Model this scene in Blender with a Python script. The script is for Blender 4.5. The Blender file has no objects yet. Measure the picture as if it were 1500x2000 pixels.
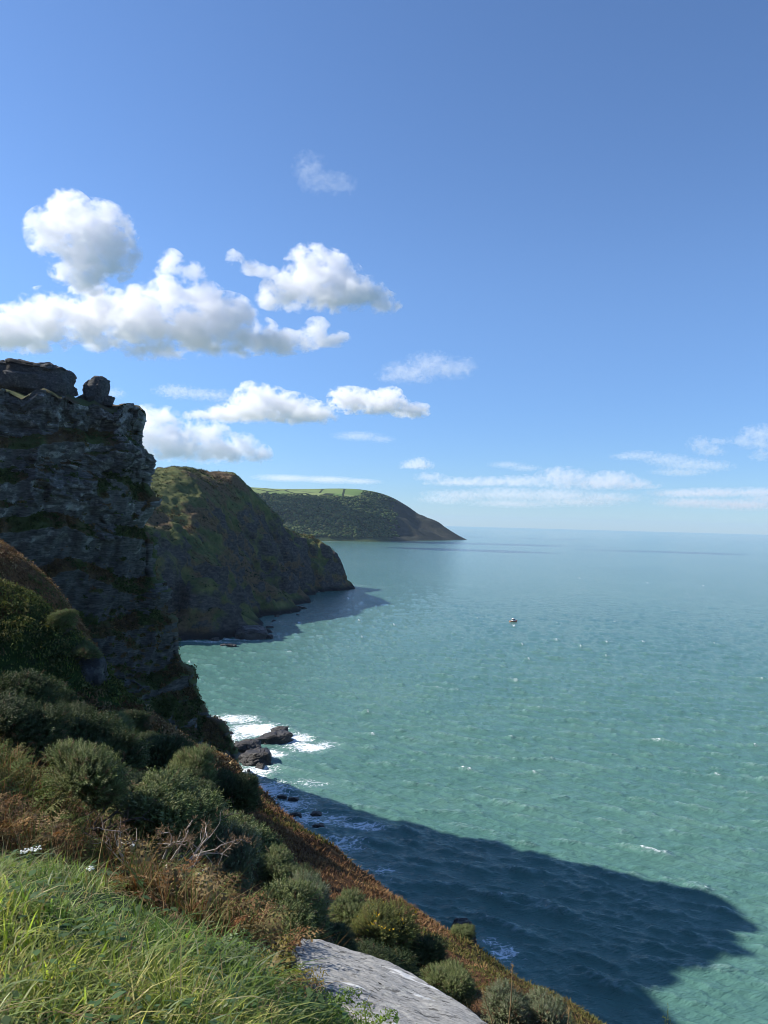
import bpy, math, random
import numpy as np
from mathutils import Matrix, Vector

S = bpy.context.scene
R = math.radians
# ---------------------------------------------------------------- camera
EYE = np.array([0.0, 0.0, 100.0])
FPX, W0, H0 = 1500.0, 1500.0, 2000.0          # focal length in pixels of the 1500 x 2000 photograph
PITCH, ROLL = R(0.74), R(1.5)
fw = np.array([0, math.cos(PITCH), math.sin(PITCH)])
up0 = np.array([0, -math.sin(PITCH), math.cos(PITCH)])
rt0 = np.array([1.0, 0, 0])
rt = rt0 * math.cos(ROLL) + up0 * math.sin(ROLL)
up = -rt0 * math.sin(ROLL) + up0 * math.cos(ROLL)
cd = bpy.data.cameras.new("camera")
cam = bpy.data.objects.new("camera", cd)
S.collection.objects.link(cam)
m = Matrix.Identity(4)
for i in range(3):
    m[i][0], m[i][1], m[i][2], m[i][3] = rt[i], up[i], -fw[i], EYE[i]
cam.matrix_world = m
cd.sensor_fit = 'VERTICAL'
cd.sensor_height = 24.0
cd.lens = 24.0 * FPX / H0
cd.clip_start, cd.clip_end = 0.1, 90000.0
S.camera = cam

def ray(px, py):
    d = fw + rt * ((px - W0 / 2) / FPX) - up * ((py - H0 / 2) / FPX)
    return d / d[1]
def at(px, py, Y):
    return EYE + ray(px, py) * Y
def at_sea(px, py, z=0.0):
    d = ray(px, py)
    return EYE + d * ((z - EYE[2]) / d[2])

# ---------------------------------------------------------------- light
SUN_EL, SUN_AZ = R(37.0), R(-78.0)            # azimuth from +Y towards +X; the sun stands left and a little ahead
sdir = Vector((math.sin(SUN_AZ) * math.cos(SUN_EL), math.cos(SUN_AZ) * math.cos(SUN_EL), math.sin(SUN_EL)))
wd = bpy.data.worlds.new("World"); S.world = wd; wd.use_nodes = True
wn = wd.node_tree
bg = wn.nodes['Background']
sky = wn.nodes.new('ShaderNodeTexSky')
sky.sky_type = 'NISHITA'; sky.sun_disc = False
sky.sun_elevation = SUN_EL; sky.sun_rotation = SUN_AZ
sky.altitude = 1200; sky.air_density = 1.0; sky.dust_density = 0.3; sky.ozone_density = 3.0
tint = wn.nodes.new('ShaderNodeMix'); tint.data_type = 'RGBA'; tint.blend_type = 'MULTIPLY'; tint.inputs[0].default_value = 1
tint.inputs[7].default_value = (1.0, 1.0, 1.12, 1)
hs = wn.nodes.new('ShaderNodeHueSaturation'); hs.inputs['Saturation'].default_value = 1.0
wn.links.new(sky.outputs[0], tint.inputs[6]); wn.links.new(tint.outputs[2], hs.inputs['Color']); gen = wn.nodes.new('ShaderNodeTexCoord'); sxyz = wn.nodes.new('ShaderNodeSeparateXYZ'); wn.links.new(gen.outputs['Generated'], sxyz.inputs[0])
mr = wn.nodes.new('ShaderNodeMapRange'); mr.interpolation_type = 'SMOOTHSTEP'; mr.inputs['From Min'].default_value = 0.0; mr.inputs['From Max'].default_value = 0.34
wn.links.new(sxyz.outputs[2], mr.inputs['Value'])
hz = wn.nodes.new('ShaderNodeMix'); hz.data_type = 'RGBA'; hz.inputs[6].default_value = (.50, .66, .90, 1); hz.inputs[7].default_value = (.82, .96, 1.13, 1)
wn.links.new(mr.outputs[0], hz.inputs[0]); wn.links.new(hz.outputs[2], tint.inputs[7])
wn.links.new(hs.outputs[0], bg.inputs[0]); bg.inputs[1].default_value = 0.107
sl = bpy.data.lights.new("sun", 'SUN'); sl.energy = 5.0; sl.angle = R(0.53); sl.color = (1.0, 0.95, 0.87)
so = bpy.data.objects.new("sun", sl); S.collection.objects.link(so)
so.rotation_euler = sdir.to_track_quat('Z', 'Y').to_euler()
S.view_settings.view_transform = 'Standard'; S.view_settings.look = 'None'
S.view_settings.exposure = 0.62; S.view_settings.gamma = 1.0; S.view_settings.use_curve_mapping = False
S.cycles.volume_bounces = 20
S.cycles.max_bounces = 24
S.cycles.diffuse_bounces = 3
S.cycles.filter_width = 0.9
S.cycles.use_denoising = True
S.cycles.transparent_max_bounces = 24

rng = np.random.default_rng(7)
# ---------------------------------------------------------------- noise
def _hash(ix, iy, iz, seed):
    h = (ix.astype(np.uint32) * np.uint32(374761393) + iy.astype(np.uint32) * np.uint32(668265263)
         + iz.astype(np.uint32) * np.uint32(2246822519) + np.uint32(seed * 3266489917 % 4294967296))
    h ^= h >> np.uint32(15); h *= np.uint32(2246822519); h ^= h >> np.uint32(13)
    h *= np.uint32(3266489917); h ^= h >> np.uint32(16)
    return h
def _rnd(*a):
    return _hash(*a).astype(np.float64) / 4294967295.0
def vnoise(P, seed=0):
    F = np.floor(P); f = P - F; I = F.astype(np.int64)
    f = f * f * f * (f * (f * 6 - 15) + 10)
    out = 0
    for dx in (0, 1):
        wx = f[:, 0] if dx else 1 - f[:, 0]
        for dy in (0, 1):
            wy = f[:, 1] if dy else 1 - f[:, 1]
            for dz in (0, 1):
                wz = f[:, 2] if dz else 1 - f[:, 2]
                out = out + wx * wy * wz * _rnd(I[:, 0] + dx, I[:, 1] + dy, I[:, 2] + dz, seed)
    return out * 2 - 1
def fbm(P, oct=4, seed=0, gain=0.5):
    a, s, o = 1.0, 0.0, 0
    for k in range(oct):
        o = o + a * vnoise(P * 2.03 ** k + 13.7 * k, seed + k); s += a; a *= gain
    return o / s
def worley(P, seed=0):
    F = np.floor(P).astype(np.int64)
    n = len(P); d1 = np.full(n, 9e9); d2 = np.full(n, 9e9); cid = np.zeros(n)
    for dx in (-1, 0, 1):
        for dy in (-1, 0, 1):
            for dz in (-1, 0, 1):
                c = F + np.array([dx, dy, dz])
                q = np.stack([c[:, k] + _rnd(c[:, 0], c[:, 1], c[:, 2], seed + 11 * k + 1) for k in range(3)], 1)
                d = ((q - P) ** 2).sum(1)
                r = _rnd(c[:, 0], c[:, 1], c[:, 2], seed + 77)
                new = d < d1
                d2 = np.where(new, d1, np.minimum(d2, d)); cid = np.where(new, r, cid); d1 = np.minimum(d1, d)
    return np.sqrt(d1), np.sqrt(d2), cid
def sstep(a, b, x):
    t = np.clip((x - a) / (b - a), 0, 1); return t * t * (3 - 2 * t)

class TPS:
    """thin-plate surface z(x, y) through surveyed points"""
    def __init__(s, pts, lam=0.0):
        pts = np.asarray(pts, float); s.X = pts[:, :2]; n = len(pts)
        s.sc = np.abs(s.X).max(); X = s.X / s.sc
        K = s._u(((X[:, None] - X[None]) ** 2).sum(2)) + lam * np.eye(n)
        P = np.c_[np.ones(n), X]
        A = np.block([[K, P], [P.T, np.zeros((3, 3))]])
        s.w = np.linalg.solve(A, np.r_[pts[:, 2], 0, 0, 0])
    @staticmethod
    def _u(d2): return 0.5 * d2 * np.log(d2 + 1e-12)
    def __call__(s, x, y):
        Q = np.stack([np.ravel(x), np.ravel(y)], 1) / s.sc; X = s.X / s.sc
        out = s.w[-3] + Q[:, 0] * s.w[-2] + Q[:, 1] * s.w[-1]
        for i in range(len(X)): out += s.w[i] * s._u(((Q - X[i]) ** 2).sum(1))
        return out.reshape(np.shape(x))

# ---------------------------------------------------------------- mesh helpers
def mesh_np(name, V, F, mat=None, smooth=False, attrs=None, parent=None, link=True):
    """V (n,3); F: array (m,k) or list of such arrays"""
    me = bpy.data.meshes.new(name)
    V = np.asarray(V, np.float32)
    Fs = F if isinstance(F, list) else [F]
    Fs = [np.asarray(f, np.int32) for f in Fs if len(f)]
    nl = sum(f.size for f in Fs); nf = sum(len(f) for f in Fs)
    me.vertices.add(len(V)); me.vertices.foreach_set('co', V.ravel())
    me.loops.add(nl); me.polygons.add(nf)
    me.loops.foreach_set('vertex_index', np.concatenate([f.ravel() for f in Fs]))
    tot = np.concatenate([np.full(len(f), f.shape[1], np.int32) for f in Fs])
    st = np.r_[0, np.cumsum(tot)[:-1]].astype(np.int32)
    me.polygons.foreach_set('loop_start', st)
    if smooth: me.polygons.foreach_set('use_smooth', np.ones(nf, bool))
    for k, a in (attrs or {}).items():
        a = np.asarray(a, np.float32)
        if a.ndim == 1:
            me.attributes.new(k, 'FLOAT', 'POINT').data.foreach_set('value', a)
        else:
            if a.shape[1] == 3: a = np.c_[a, np.ones(len(a), np.float32)]
            me.attributes.new(k, 'FLOAT_COLOR', 'POINT').data.foreach_set('color', a.ravel())
    me.update(calc_edges=True); me.validate()
    if mat: me.materials.append(mat)
    o = bpy.data.objects.new(name, me)
    if link: S.collection.objects.link(o)
    if parent: o.parent = parent
    return o
def grid_faces(nu, nv, wrap=False):
    i = np.arange(nu if wrap else nu - 1)[:, None]; j = np.arange(nv - 1)[None]
    a = i * nv + j; b = ((i + 1) % nu) * nv + j
    return np.stack([a, b, b + 1, a + 1], -1).reshape(-1, 4)
def normals_of(V, F):
    t = V[F[:, 2]] - V[F[:, 0]]; u = V[F[:, 3]] - V[F[:, 1]]
    n = np.cross(t, u); N = np.zeros_like(V)
    for k in range(4): np.add.at(N, F[:, k], n)
    return N / (np.linalg.norm(N, axis=1, keepdims=True) + 1e-9)
def tag(o, label=None, cat=None, group=None, kind=None):
    if label: o['label'] = label
    if cat: o['category'] = cat
    if group: o['group'] = group
    if kind: o['kind'] = kind
    return o
def empty(name, loc, label, cat, group=None, rz=0, sc=1):
    o = bpy.data.objects.new(name, None); S.collection.objects.link(o)
    o.location = loc; o.rotation_euler = (0, 0, rz); o.scale = (sc,) * 3 if np.isscalar(sc) else sc
    return tag(o, label, cat, group)
def bisect_(a, b, fn):
    for _ in range(50):
        c = (a + b) / 2
        if fn(c): b = c
        else: a = c
    return (a + b) / 2

# ---------------------------------------------------------------- material helpers
class Mt:
    def __init__(s, name):
        s.m = bpy.data.materials.new(name); s.m.use_nodes = True
        s.t = s.m.node_tree; s.n = s.t.nodes; s.p = s.n['Principled BSDF']; s.out = s.n['Material Output']
    def _in(s, sock, v):
        if v is None: return
        if isinstance(v, bpy.types.NodeSocket): s.t.links.new(v, sock)
        else:
            if isinstance(v, (tuple, list)) and len(v) == 3 and sock.type == 'RGBA': v = (*v, 1)
            sock.default_value = v
    def node(s, typ, ins=None, **kw):
        n = s.n.new(typ)
        for k, v in kw.items(): setattr(n, k, v)
        for k, v in (ins or {}).items(): s._in(n.inputs[k], v)
        return n
    def math(s, op, a, b=None, c=None, clamp=False):
        n = s.node('ShaderNodeMath', operation=op, use_clamp=clamp)
        for i, v in enumerate((a, b, c)): s._in(n.inputs[i], v)
        return n.outputs[0]
    def attr(s, name, out='Fac'):
        return s.node('ShaderNodeAttribute', attribute_name=name).outputs[out]
    def pos(s): return s.node('ShaderNodeNewGeometry').outputs['Position']
    def map(s, vec, scale=(1, 1, 1), rot=(0, 0, 0), loc=(0, 0, 0)):
        return s.node('ShaderNodeMapping', {'Vector': vec, 'Scale': scale, 'Rotation': rot, 'Location': loc}).outputs[0]
    def noise(s, vec, scale, detail=4, rough=0.5, out=0, dist=0.0):
        return s.node('ShaderNodeTexNoise', {'Vector': vec, 'Scale': scale, 'Detail': detail, 'Roughness': rough, 'Distortion': dist}).outputs[out]
    def voro(s, vec, scale, feature='F1', out='Distance'):
        return s.node('ShaderNodeTexVoronoi', {'Vector': vec, 'Scale': scale}, feature=feature).outputs[out]
    def ss(s, a, b, x):
        n = s.node('ShaderNodeMapRange', {'Value': x, 'From Min': a, 'From Max': b, 'To Min': 0.0, 'To Max': 1.0}, interpolation_type='SMOOTHSTEP')
        return n.outputs[0]
    def mix(s, f, a, b, blend='MIX'):
        n = s.n.new('ShaderNodeMix'); n.data_type = 'RGBA'; n.blend_type = blend
        s._in(n.inputs[0], f); s._in(n.inputs[6], a); s._in(n.inputs[7], b)
        return n.outputs[2]
    def ramp(s, f, stops):
        n = s.node('ShaderNodeValToRGB', {'Fac': f}); e = n.color_ramp.elements
        while len(e) < len(stops): e.new(0.5)
        for el, (p, c) in zip(e, stops): el.position = p; el.color = (*c, 1)
        return n.outputs[0]
    def bump(s, h, strength=0.5, dist=0.1, normal=None):
        return s.node('ShaderNodeBump', {'Height': h, 'Strength': strength, 'Distance': dist, 'Normal': normal}).outputs[0]
    def fin(s, color=None, rough=None, normal=None, **kw):
        s._in(s.p.inputs['Base Color'], color); s._in(s.p.inputs['Roughness'], rough); s._in(s.p.inputs['Normal'], normal)
        for k, v in kw.items(): s._in(s.p.inputs[k], v)
        return s.m
# ================================================================ SETTING
# ---- hillside under the camera, gully, path ridge and the ground below the crag: surveyed points, plus a raised unseen spur
NP = [(0, 0, 98.4), (-3, 0, 99.2), (-8, 0, 101.5), (4, 0, 96.2), (0, -6, 99.6), (-12, -10, 106), (10, -10, 93), (-30, 0, 112), (-30, -30, 116),
      (30, -20, 78), (-70, 10, 128), (-75, 66, 114), (-50, 44, 120.5), (-50, 51, 117), (-50, 37, 124.5), (-72, 42, 136), (-52, 64, 103), (-50, 29, 122), (-110, 60, 140), (40, 0, 55), (25, 20, 58), (-80, -60, 140), (60, -60, 55)]  # unseen spur on the left, its heights set to shade the gully
def ip(px, py, Y, dz=0.0):
    p = at(px, py, Y); NP.append((p[0], p[1], p[2] + dz))
for a in [(0, 2000, 2.6), (300, 2000, 2.6), (560, 2120, 2.8), (650, 2190, 2.8), (760, 2270, 2.8), (960, 2400, 2.8), (600, 2020, 4.0), (700, 2075, 3.8), (850, 2140, 3.5), (0, 1800, 3.7), (250, 1810, 3.9), (480, 1925, 3.5), (0, 1680, 5.2),
          (250, 1720, 5.0), (400, 1850, 4.2), (0, 1520, 9.0), (150, 1640, 8.0), (300, 1690, 8.6), (430, 1770, 8.2), (480, 1860, 7.4),
          (580, 1880, 7.6), (640, 2000, 4.6), (760, 2020, 4.4), (720, 1890, 9.0), (860, 1930, 9.2), (1010, 1985, 9.0), (960, 2085, 4.2),
          (1150, 2040, 9.0),
          # brown slope and its seaward edge
          (1200, 2010, 15), (1050, 1935, 19), (900, 1850, 26), (780, 1765, 33), (690, 1695, 42), (590, 1622, 52), (495, 1550, 66),
          (880, 1900, 14), (700, 1800, 20), (560, 1680, 30), (620, 1680, 36), (480, 1610, 30),
          # gully and path ridge
          (350, 1545, 30), (200, 1525, 30), (0, 1505, 34), (250, 1435, 59), (0, 1440, 56), (100, 1440, 57), (0, 1490, 45), (150, 1490, 45),
          (0, 1205, 60), (60, 1207, 61), (120, 1235, 62), (180, 1300, 63), (265, 1395, 66), (330, 1450, 70), (400, 1490, 74), (450, 1525, 72),
          (-200, 1150, 58), (-200, 1400, 54), (0, 1300, 57.6), (90, 1330, 58.5),
          # ground between the ridge and the crag
          (0, 1190, 92), (0, 1110, 125), (90, 1140, 112), (60, 1180, 104), (150, 1230, 112), (200, 1300, 120), (0, 1078, 150), (100, 1165, 135),
          (170, 1260, 150), (60, 1150, 145), (-150, 1020, 140)]:
    ip(*a)
# the sea cliff below the edge
for px, py, Y, dx, dz in [(1200, 2010, 15, 14, -22), (900, 1850, 26, 14, -24), (690, 1695, 42, 14, -26), (495, 1550, 66, 14, -26)]:
    p = at(px, py, Y); NP.append((p[0] + dx, p[1] + 6, p[2] + dz)); NP.append((p[0] + 1.9 * dx, p[1] + 12, p[2] + dz * 2.3))
    NP.append((p[0] + 3.2 * dx, p[1] + 18, min(-6, p[2] + dz * 4)))
NP += [(-28, 130, 40), (-14, 150, -6), (-50, 150, 45), (-40, 190, 8), (-60, 220, 12), (-20, 230, -15), (30, 120, -12), (-30, 100, 55),
       (-90, 165, 78), (-75, 190, 45), (-110, 200, 60), (-150, 190, 100), (-160, 110, 140), (80, 120, -20), (120, 40, -20)]
near_tps = TPS(NP, 1e-5)
def near_z(x, y, detail=True):
    x = np.asarray(x, float); y = np.asarray(y, float)
    z = near_tps(x, y)
    if detail:
        r = np.hypot(x, y).ravel()
        P = np.stack([x.ravel(), y.ravel(), 0 * r], 1)
        a = np.clip(r / 40, 0, 1)
        d = fbm(P / 12, 3, 5) * 1.6 * a + fbm(P / 3, 3, 9) * np.clip(r / 14, .06, 1) * .55 + fbm(P / .8, 2, 3) * .06
        z = z + d.reshape(z.shape)
    return z
def near_nrm(x, y, e=0.4):
    zx = (near_tps(x + e, y) - near_tps(x - e, y)) / (2 * e); zy = (near_tps(x, y + e) - near_tps(x, y - e)) / (2 * e)
    n = np.stack([-zx, -zy, np.ones_like(zx)], -1); return n / np.linalg.norm(n, axis=-1, keepdims=True)

def hill_material():
    m = Mt("hillside"); P = m.pos()
    n1 = m.noise(P, .35, 5, .6); n2 = m.noise(P, 3.0, 5, .6); n3 = m.noise(P, 14, 4, .7)
    heath = m.ramp(n2, [(.3, (.045, .022, .010)), (.5, (.13, .062, .025)), (.7, (.20, .11, .045))])
    green = m.ramp(n3, [(.3, (.015, .028, .009)), (.6, (.05, .085, .022)), (.8, (.09, .12, .04))])
    k = m.math('ADD', m.attr('grass'), m.math('MULTIPLY', m.math('SUBTRACT', n1, .5), 1.2))
    c = m.mix(m.ss(.4, .6, k), heath, green)
    soil = m.mix(.5, c, (.05, .04, .03))
    c = m.mix(m.ss(.55, .75, m.noise(P, 1.1, 3)), c, soil)
    rock = m.ramp(m.noise(m.map(P, (.5, .5, 1.6)), 1.2, 6, .65), [(.3, (.03, .03, .03)), (.6, (.10, .10, .10)), (.8, (.2, .2, .19))])
    c = m.mix(m.attr('rock'), c, rock)
    return m.fin(c, .95, m.bump(m.math('ADD', n3, m.math('MULTIPLY', n2, 1.5)), .9, .12), **{'Specular IOR Level': .15})
HILL = hill_material()

nr, na = 420, 760
rr = np.geomspace(0.5, 330, nr)
th = np.concatenate([np.linspace(-np.pi, -.85, 120, endpoint=False), np.linspace(-.85, .8, 540, endpoint=False), np.linspace(.8, np.pi, 101)])
na = len(th)
TH, RR = np.meshgrid(th, rr, indexing='ij')
X, Y = RR * np.sin(TH), RR * np.cos(TH)
Z = near_z(X, Y)
V = np.stack([X, Y, Z], -1).reshape(-1, 3)
F = grid_faces(na, nr)
N = normals_of(V, F)
steep = sstep(.62, .45, N[:, 2]) * sstep(80, 66, V[:, 2])
# craggy displacement on the steep sea cliff
d1, d2, cid = worley(V / np.array([3.0, 3.0, 1.6]), 4)
V = V + N * (((cid - .5) * 2.2 + fbm(V / 6, 3, 2) * 1.5) * steep * (RR.ravel() > 30))[:, None]
grass_a = np.where(RR.ravel() < 6, 1.0, .15)
gully = np.exp(-(((V[:, 0] + 22) / 12) ** 2 + ((V[:, 1] - 48) / 16) ** 2))
grass_a = np.clip(grass_a + gully * 1.2, 0, 1)
hill = mesh_np("hillside", V, F, HILL, True, {'grass': grass_a, 'rock': steep})
tag(hill, "steep coastal hillside falling from the grassy foreground to the sea", "hillside", kind='structure')

# ---- the tall crag (castle-like bluff) : stacked plan contours from sea level to the summit ledge
tipz = []
for px, py in [(272, 801), (277, 845), (292, 880), (288, 930), (290, 1000), (294, 1080), (303, 1180), (330, 1240), (346, 1290), (358, 1340), (408, 1405), (448, 1470), (474, 1525)]:
    Yt = np.interp(py, [780, 1000, 1300, 1520], [238, 248, 272, 297])
    p = at(px, py, Yt); tipz.append((p[2], p[0], p[1]))
tipz = np.array(sorted(tipz)); tipz[0, 0] = min(tipz[0, 0], -1.0)
def tip(z): return np.interp(z, tipz[:, 0], tipz[:, 1]), np.interp(z, tipz[:, 0], tipz[:, 2])
zt = tipz[-1, 0] + .3
def crag_contour(z, n1=520, n2=90):
    """plan line at height z: far left front -> tip -> back"""
    xt, yt = tip(np.clip(z, 0, zt))
    k = 1.22
    L = 165.0
    flare = max(0.0, (70 - z)) * .35
    # front part parametrised by distance from tip
    s = np.linspace(1, 0, n1) ** 1.35 * L
    fx = xt - s * .635; fy = yt - s * .775 - flare * (1 - np.exp(-s / 25))
    rad = 7.0
    # rounded tip : push first metres of the front inwards
    off = rad * np.exp(-s / rad) * .5
    fx = fx - off * .3; fy = fy + off * 0.0
    t = np.linspace(0, 1, n2)[1:] ** 1.3
    bx = xt - 2.2 * np.sin(t * np.pi) * 0 - (t ** 1.2) * 150; by = yt + 30 * np.sqrt(t) + 30 * t
    return np.r_[fx, bx], np.r_[fy, by]
nz = 440
zs = np.linspace(-4, zt, nz)
cols = [crag_contour(z) for z in zs]
CX = np.array([c[0] for c in cols]).T; CY = np.array([c[1] for c in cols]).T
nu = CX.shape[0]
CZ = np.repeat(zs[None], nu, 0)
V = np.stack([CX, CY, CZ], -1).reshape(-1, 3)
F = grid_faces(nu, nz)
N = normals_of(V, F)
if N[nz * 300 + 200, 1] > 0: N = -N; F = F[:, ::-1]
# ledges and buttresses: bedding dips gently to the right
B = V.copy(); B[:, 2] = V[:, 2] + .20 * V[:, 0] - .10 * V[:, 1] + 2.5 * fbm(V / 30, 2, 19)
big = fbm(V / np.array([24., 24., 60.]), 3, 21)
but = np.abs(fbm(V / np.array([11., 11., 45.]), 3, 23))          # upright ribs and clefts
ledge = np.zeros(len(V))
for k, (zc, wd_) in enumerate([(122, 3.4), (112, 2.5), (98, 3.5), (82, 3.0), (64, 3.5), (45, 4), (25, 3)]):
    zz = zc + 9 * fbm(np.stack([V[:, 0] / 26, V[:, 1] / 26, np.full(len(V), k * 9.1)], 1), 3, 31 + k)
    ledge += wd_ * sstep(zz + 1.0, zz - 3.5, V[:, 2]) - wd_ * .5
ledge -= np.interp(V[:, 2], [0, zt], [ledge[V[:, 2] < 3].mean(), ledge[V[:, 2] > zt - 3].mean()])
W_ = np.stack([fbm(V / 9, 2, 61), fbm(V / 9, 2, 62), fbm(V / 9, 2, 63)], 1)
c1a, c1b, id1 = worley((B + W_ * 3) / np.array([9, 9, 3.2]), 3)
c2a, c2b, id2 = worley((B + W_ * 1.2) / np.array([3.2, 3.2, 1.5]), 5)
c3a, c3b, id3 = worley(B / np.array([1.3, 1.3, .5]), 8)
low = sstep(60, 20, V[:, 2])
prock = np.interp(V[:, 2], [0, 25, 45, 60, 85, 98, 103, 117, 120, 123, 126], [.14, .14, .16, .22, .20, .30, .54, .52, .24, .56, .86])
sT = np.linspace(0, 1, nu).repeat(nz)                              # 0 far left ... tip near .85
mask = prock + .95 * fbm(V / np.array([15, 15, 9.]), 5, 41) + .10 * (id2 - .5) - .12
isrock = sstep(.38, .52, mask)
bed = fbm(B / np.array([14, 14, .9]), 3, 71)
jag = isrock * ((id1 - .5) * 2.6 + (id2 - .5) * 2.0 + (id3 - .5) * .7 + .35 * bed + .5) + (1 - isrock) * (fbm(V / 4, 4, 47) * 1.5 - .5)
dsp = big * 6.0 - but * 7.0 + 1.0 + ledge * 1.6 + jag * (1 - .3 * low)
V = V + N * dsp[:, None] * np.array([.8, 1, .25])
z0_ = CZ.ravel(); cx_ = CX.ravel()
V[:, 2] += sstep(zt - 9, zt, z0_) * (np.round(2.2 * fbm(np.stack([cx_ / 5.5, CY.ravel() / 5.5, 0 * cx_], 1), 2, 113) * 2) / 2 * 1.6 + .5 * fbm(V / 1.6, 2, 115) - .4)
N2 = normals_of(V, F)
veg = np.clip(.9 - .85 * isrock + (N2[:, 2] - .32) * 1.0, 0, 1)
def crag_material():
    m = Mt("cliff_rock"); P = m.pos()
    n1 = m.noise(P, .8, 6, .65); n2 = m.noise(m.map(P, (.5, .5, 2.6), (.10, .20, 0)), .9, 9, .72); n3 = m.noise(P, 5, 5, .7)
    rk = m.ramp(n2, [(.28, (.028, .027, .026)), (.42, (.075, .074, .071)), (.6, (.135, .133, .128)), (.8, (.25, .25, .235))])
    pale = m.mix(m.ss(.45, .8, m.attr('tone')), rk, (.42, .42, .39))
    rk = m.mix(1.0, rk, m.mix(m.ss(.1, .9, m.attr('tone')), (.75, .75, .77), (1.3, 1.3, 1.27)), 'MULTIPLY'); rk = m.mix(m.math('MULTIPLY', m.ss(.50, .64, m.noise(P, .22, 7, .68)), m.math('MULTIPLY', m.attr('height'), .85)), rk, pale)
    gr = m.ramp(n3, [(.3, (.03, .042, .014)), (.55, (.075, .095, .03)), (.8, (.13, .14, .05))])
    br = m.ramp(n3, [(.3, (.045, .03, .018)), (.6, (.12, .078, .04)), (.8, (.18, .125, .065))])
    vg = m.mix(m.ss(.42, .6, m.noise(P, .09, 3)), gr, br)
    f = m.ss(.42, .58, m.math('ADD', m.attr('veg'), m.math('MULTIPLY', m.math('SUBTRACT', n3, .5), .8)))
    c = m.mix(f, rk, vg)
    wet = m.ss(7, 2, m.node('ShaderNodeSeparateXYZ', {0: P}).outputs[2])
    c = m.mix(wet, c, (.02, .02, .02))
    h = m.math('ADD', m.math('MULTIPLY', n2, 1.2), m.math('MULTIPLY', n3, .5))
    return m.fin(c, .9, m.bump(h, .8, .35), **{'Specular IOR Level': .2})
ROCK = crag_material()
# summit cap
capc = np.arange(nu) * nz + nz - 1
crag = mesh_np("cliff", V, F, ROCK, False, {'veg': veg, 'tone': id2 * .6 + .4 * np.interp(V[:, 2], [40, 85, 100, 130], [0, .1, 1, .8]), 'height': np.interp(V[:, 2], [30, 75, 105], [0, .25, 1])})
CRAG_V, CRAG_N, CRAG_VEG = V, N2, veg
# cap
top = V[capc]; n1_, n2_ = 520, 89
fr = top[:520][::-1]; bk = top[520:]
ti = np.linspace(0, 1, 60)
fi = fr[(ti ** 1.3 * 519).astype(int)]; bi = bk[(ti ** 1.0 * (len(bk) - 1)).astype(int)]
sg = np.linspace(0, 1, 40)
G = fi[:, None] * (1 - sg)[None, :, None] + bi[:, None] * sg[None, :, None]
Gz = G.reshape(-1, 3)
dt_ = np.hypot(Gz[:, 0] - top[519, 0], Gz[:, 1] - top[519, 1]); Gz[:, 2] += np.minimum(2.6, dt_ * .22) * np.tile(np.sin(np.pi * sg) ** .6, 60)
Gz[:, 2] += fbm(Gz / 6, 3, 77) * 1.2 * np.tile(np.sin(np.pi * sg) , 60) + np.tile(np.sin(np.pi * sg) * .5, 60)
capo = mesh_np("cliff_top", Gz, grid_faces(60, 40), ROCK, True, {'veg': np.full(len(Gz), .6), 'tone': np.full(len(Gz), .5), 'height': np.full(len(Gz), .5)}, parent=crag)
tag(crag, "tall shadowed rock crag rising above the sea on the left", "cliff", kind='structure')

# ---- middle headland
MP = []
def mp(px, py, Y): p = at(px, py, Y); MP.append(tuple(p))
def ms(px, py, z=0): p = at_sea(px, py); MP.append((p[0], p[1], z))
for a in [(370, 1250), (440, 1246), (522, 1238), (508, 1205), (520, 1185), (560, 1166), (620, 1156), (686, 1146)]: ms(*a, z=0)
for a in [(290, 955, 800), (340, 933, 840), (385, 931, 870), (440, 952, 930), (490, 962, 985), (530, 1000, 1030), (570, 1042, 1075), (600, 1058, 1110), (625, 1064, 1130),
          (650, 1082, 1150), (664, 1105, 1165), (240, 960, 740)]: mp(*a)
for a in [(320, 1005, 745), (330, 1085, 655), (380, 1112, 655), (425, 1114, 668), (425, 1072, 725), (400, 1020, 790), (350, 1040, 705), (365, 985, 800), (350, 1180, 655), (440, 1190, 690),
          (480, 1100, 830), (500, 1170, 790), (450, 1030, 850), (560, 1110, 950), (520, 1050, 930), (620, 1110, 1090), (580, 1140, 960), (600, 1090, 1060), (500, 1010, 960), (545, 1150, 850), (470, 1150, 760)]: mp(*a)
for x, y, z in [(-330, 900, 132), (-260, 1050, 118), (-200, 1150, 85), (-140, 1250, 30), (-90, 1260, -10), (-30, 1200, -14), (-60, 1080, -25), (-60, 900, -30), (-90, 760, -30), (-120, 640, -30),
                (-420, 700, 150), (-330, 640, 120), (-260, 560, 20), (-200, 560, -8), (-400, 1100, 110), (-260, 1300, 20), (-500, 900, 150), (-150, 590, -14), (-480, 500, 150), (-360, 480, 80)]: MP.append((x, y, z))
mid_tps = TPS(MP, 2e-5)
xs = np.arange(-520, 20, 1.9); ys = np.arange(470, 1300, 1.9)
X, Y = np.meshgrid(xs, ys, indexing='ij')
Z = mid_tps(X, Y)
V = np.stack([X, Y, Z], -1).reshape(-1, 3); F = grid_faces(len(xs), len(ys))
V[:, 2] += ((.35 - np.abs(fbm(V / 75, 3, 15))) * 26 + (.3 - np.abs(fbm(V / 26, 3, 17))) * 9 - 9) * sstep(-2, 25, V[:, 2]) * (1 - .65 * sstep(95, 140, V[:, 2]))
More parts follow.
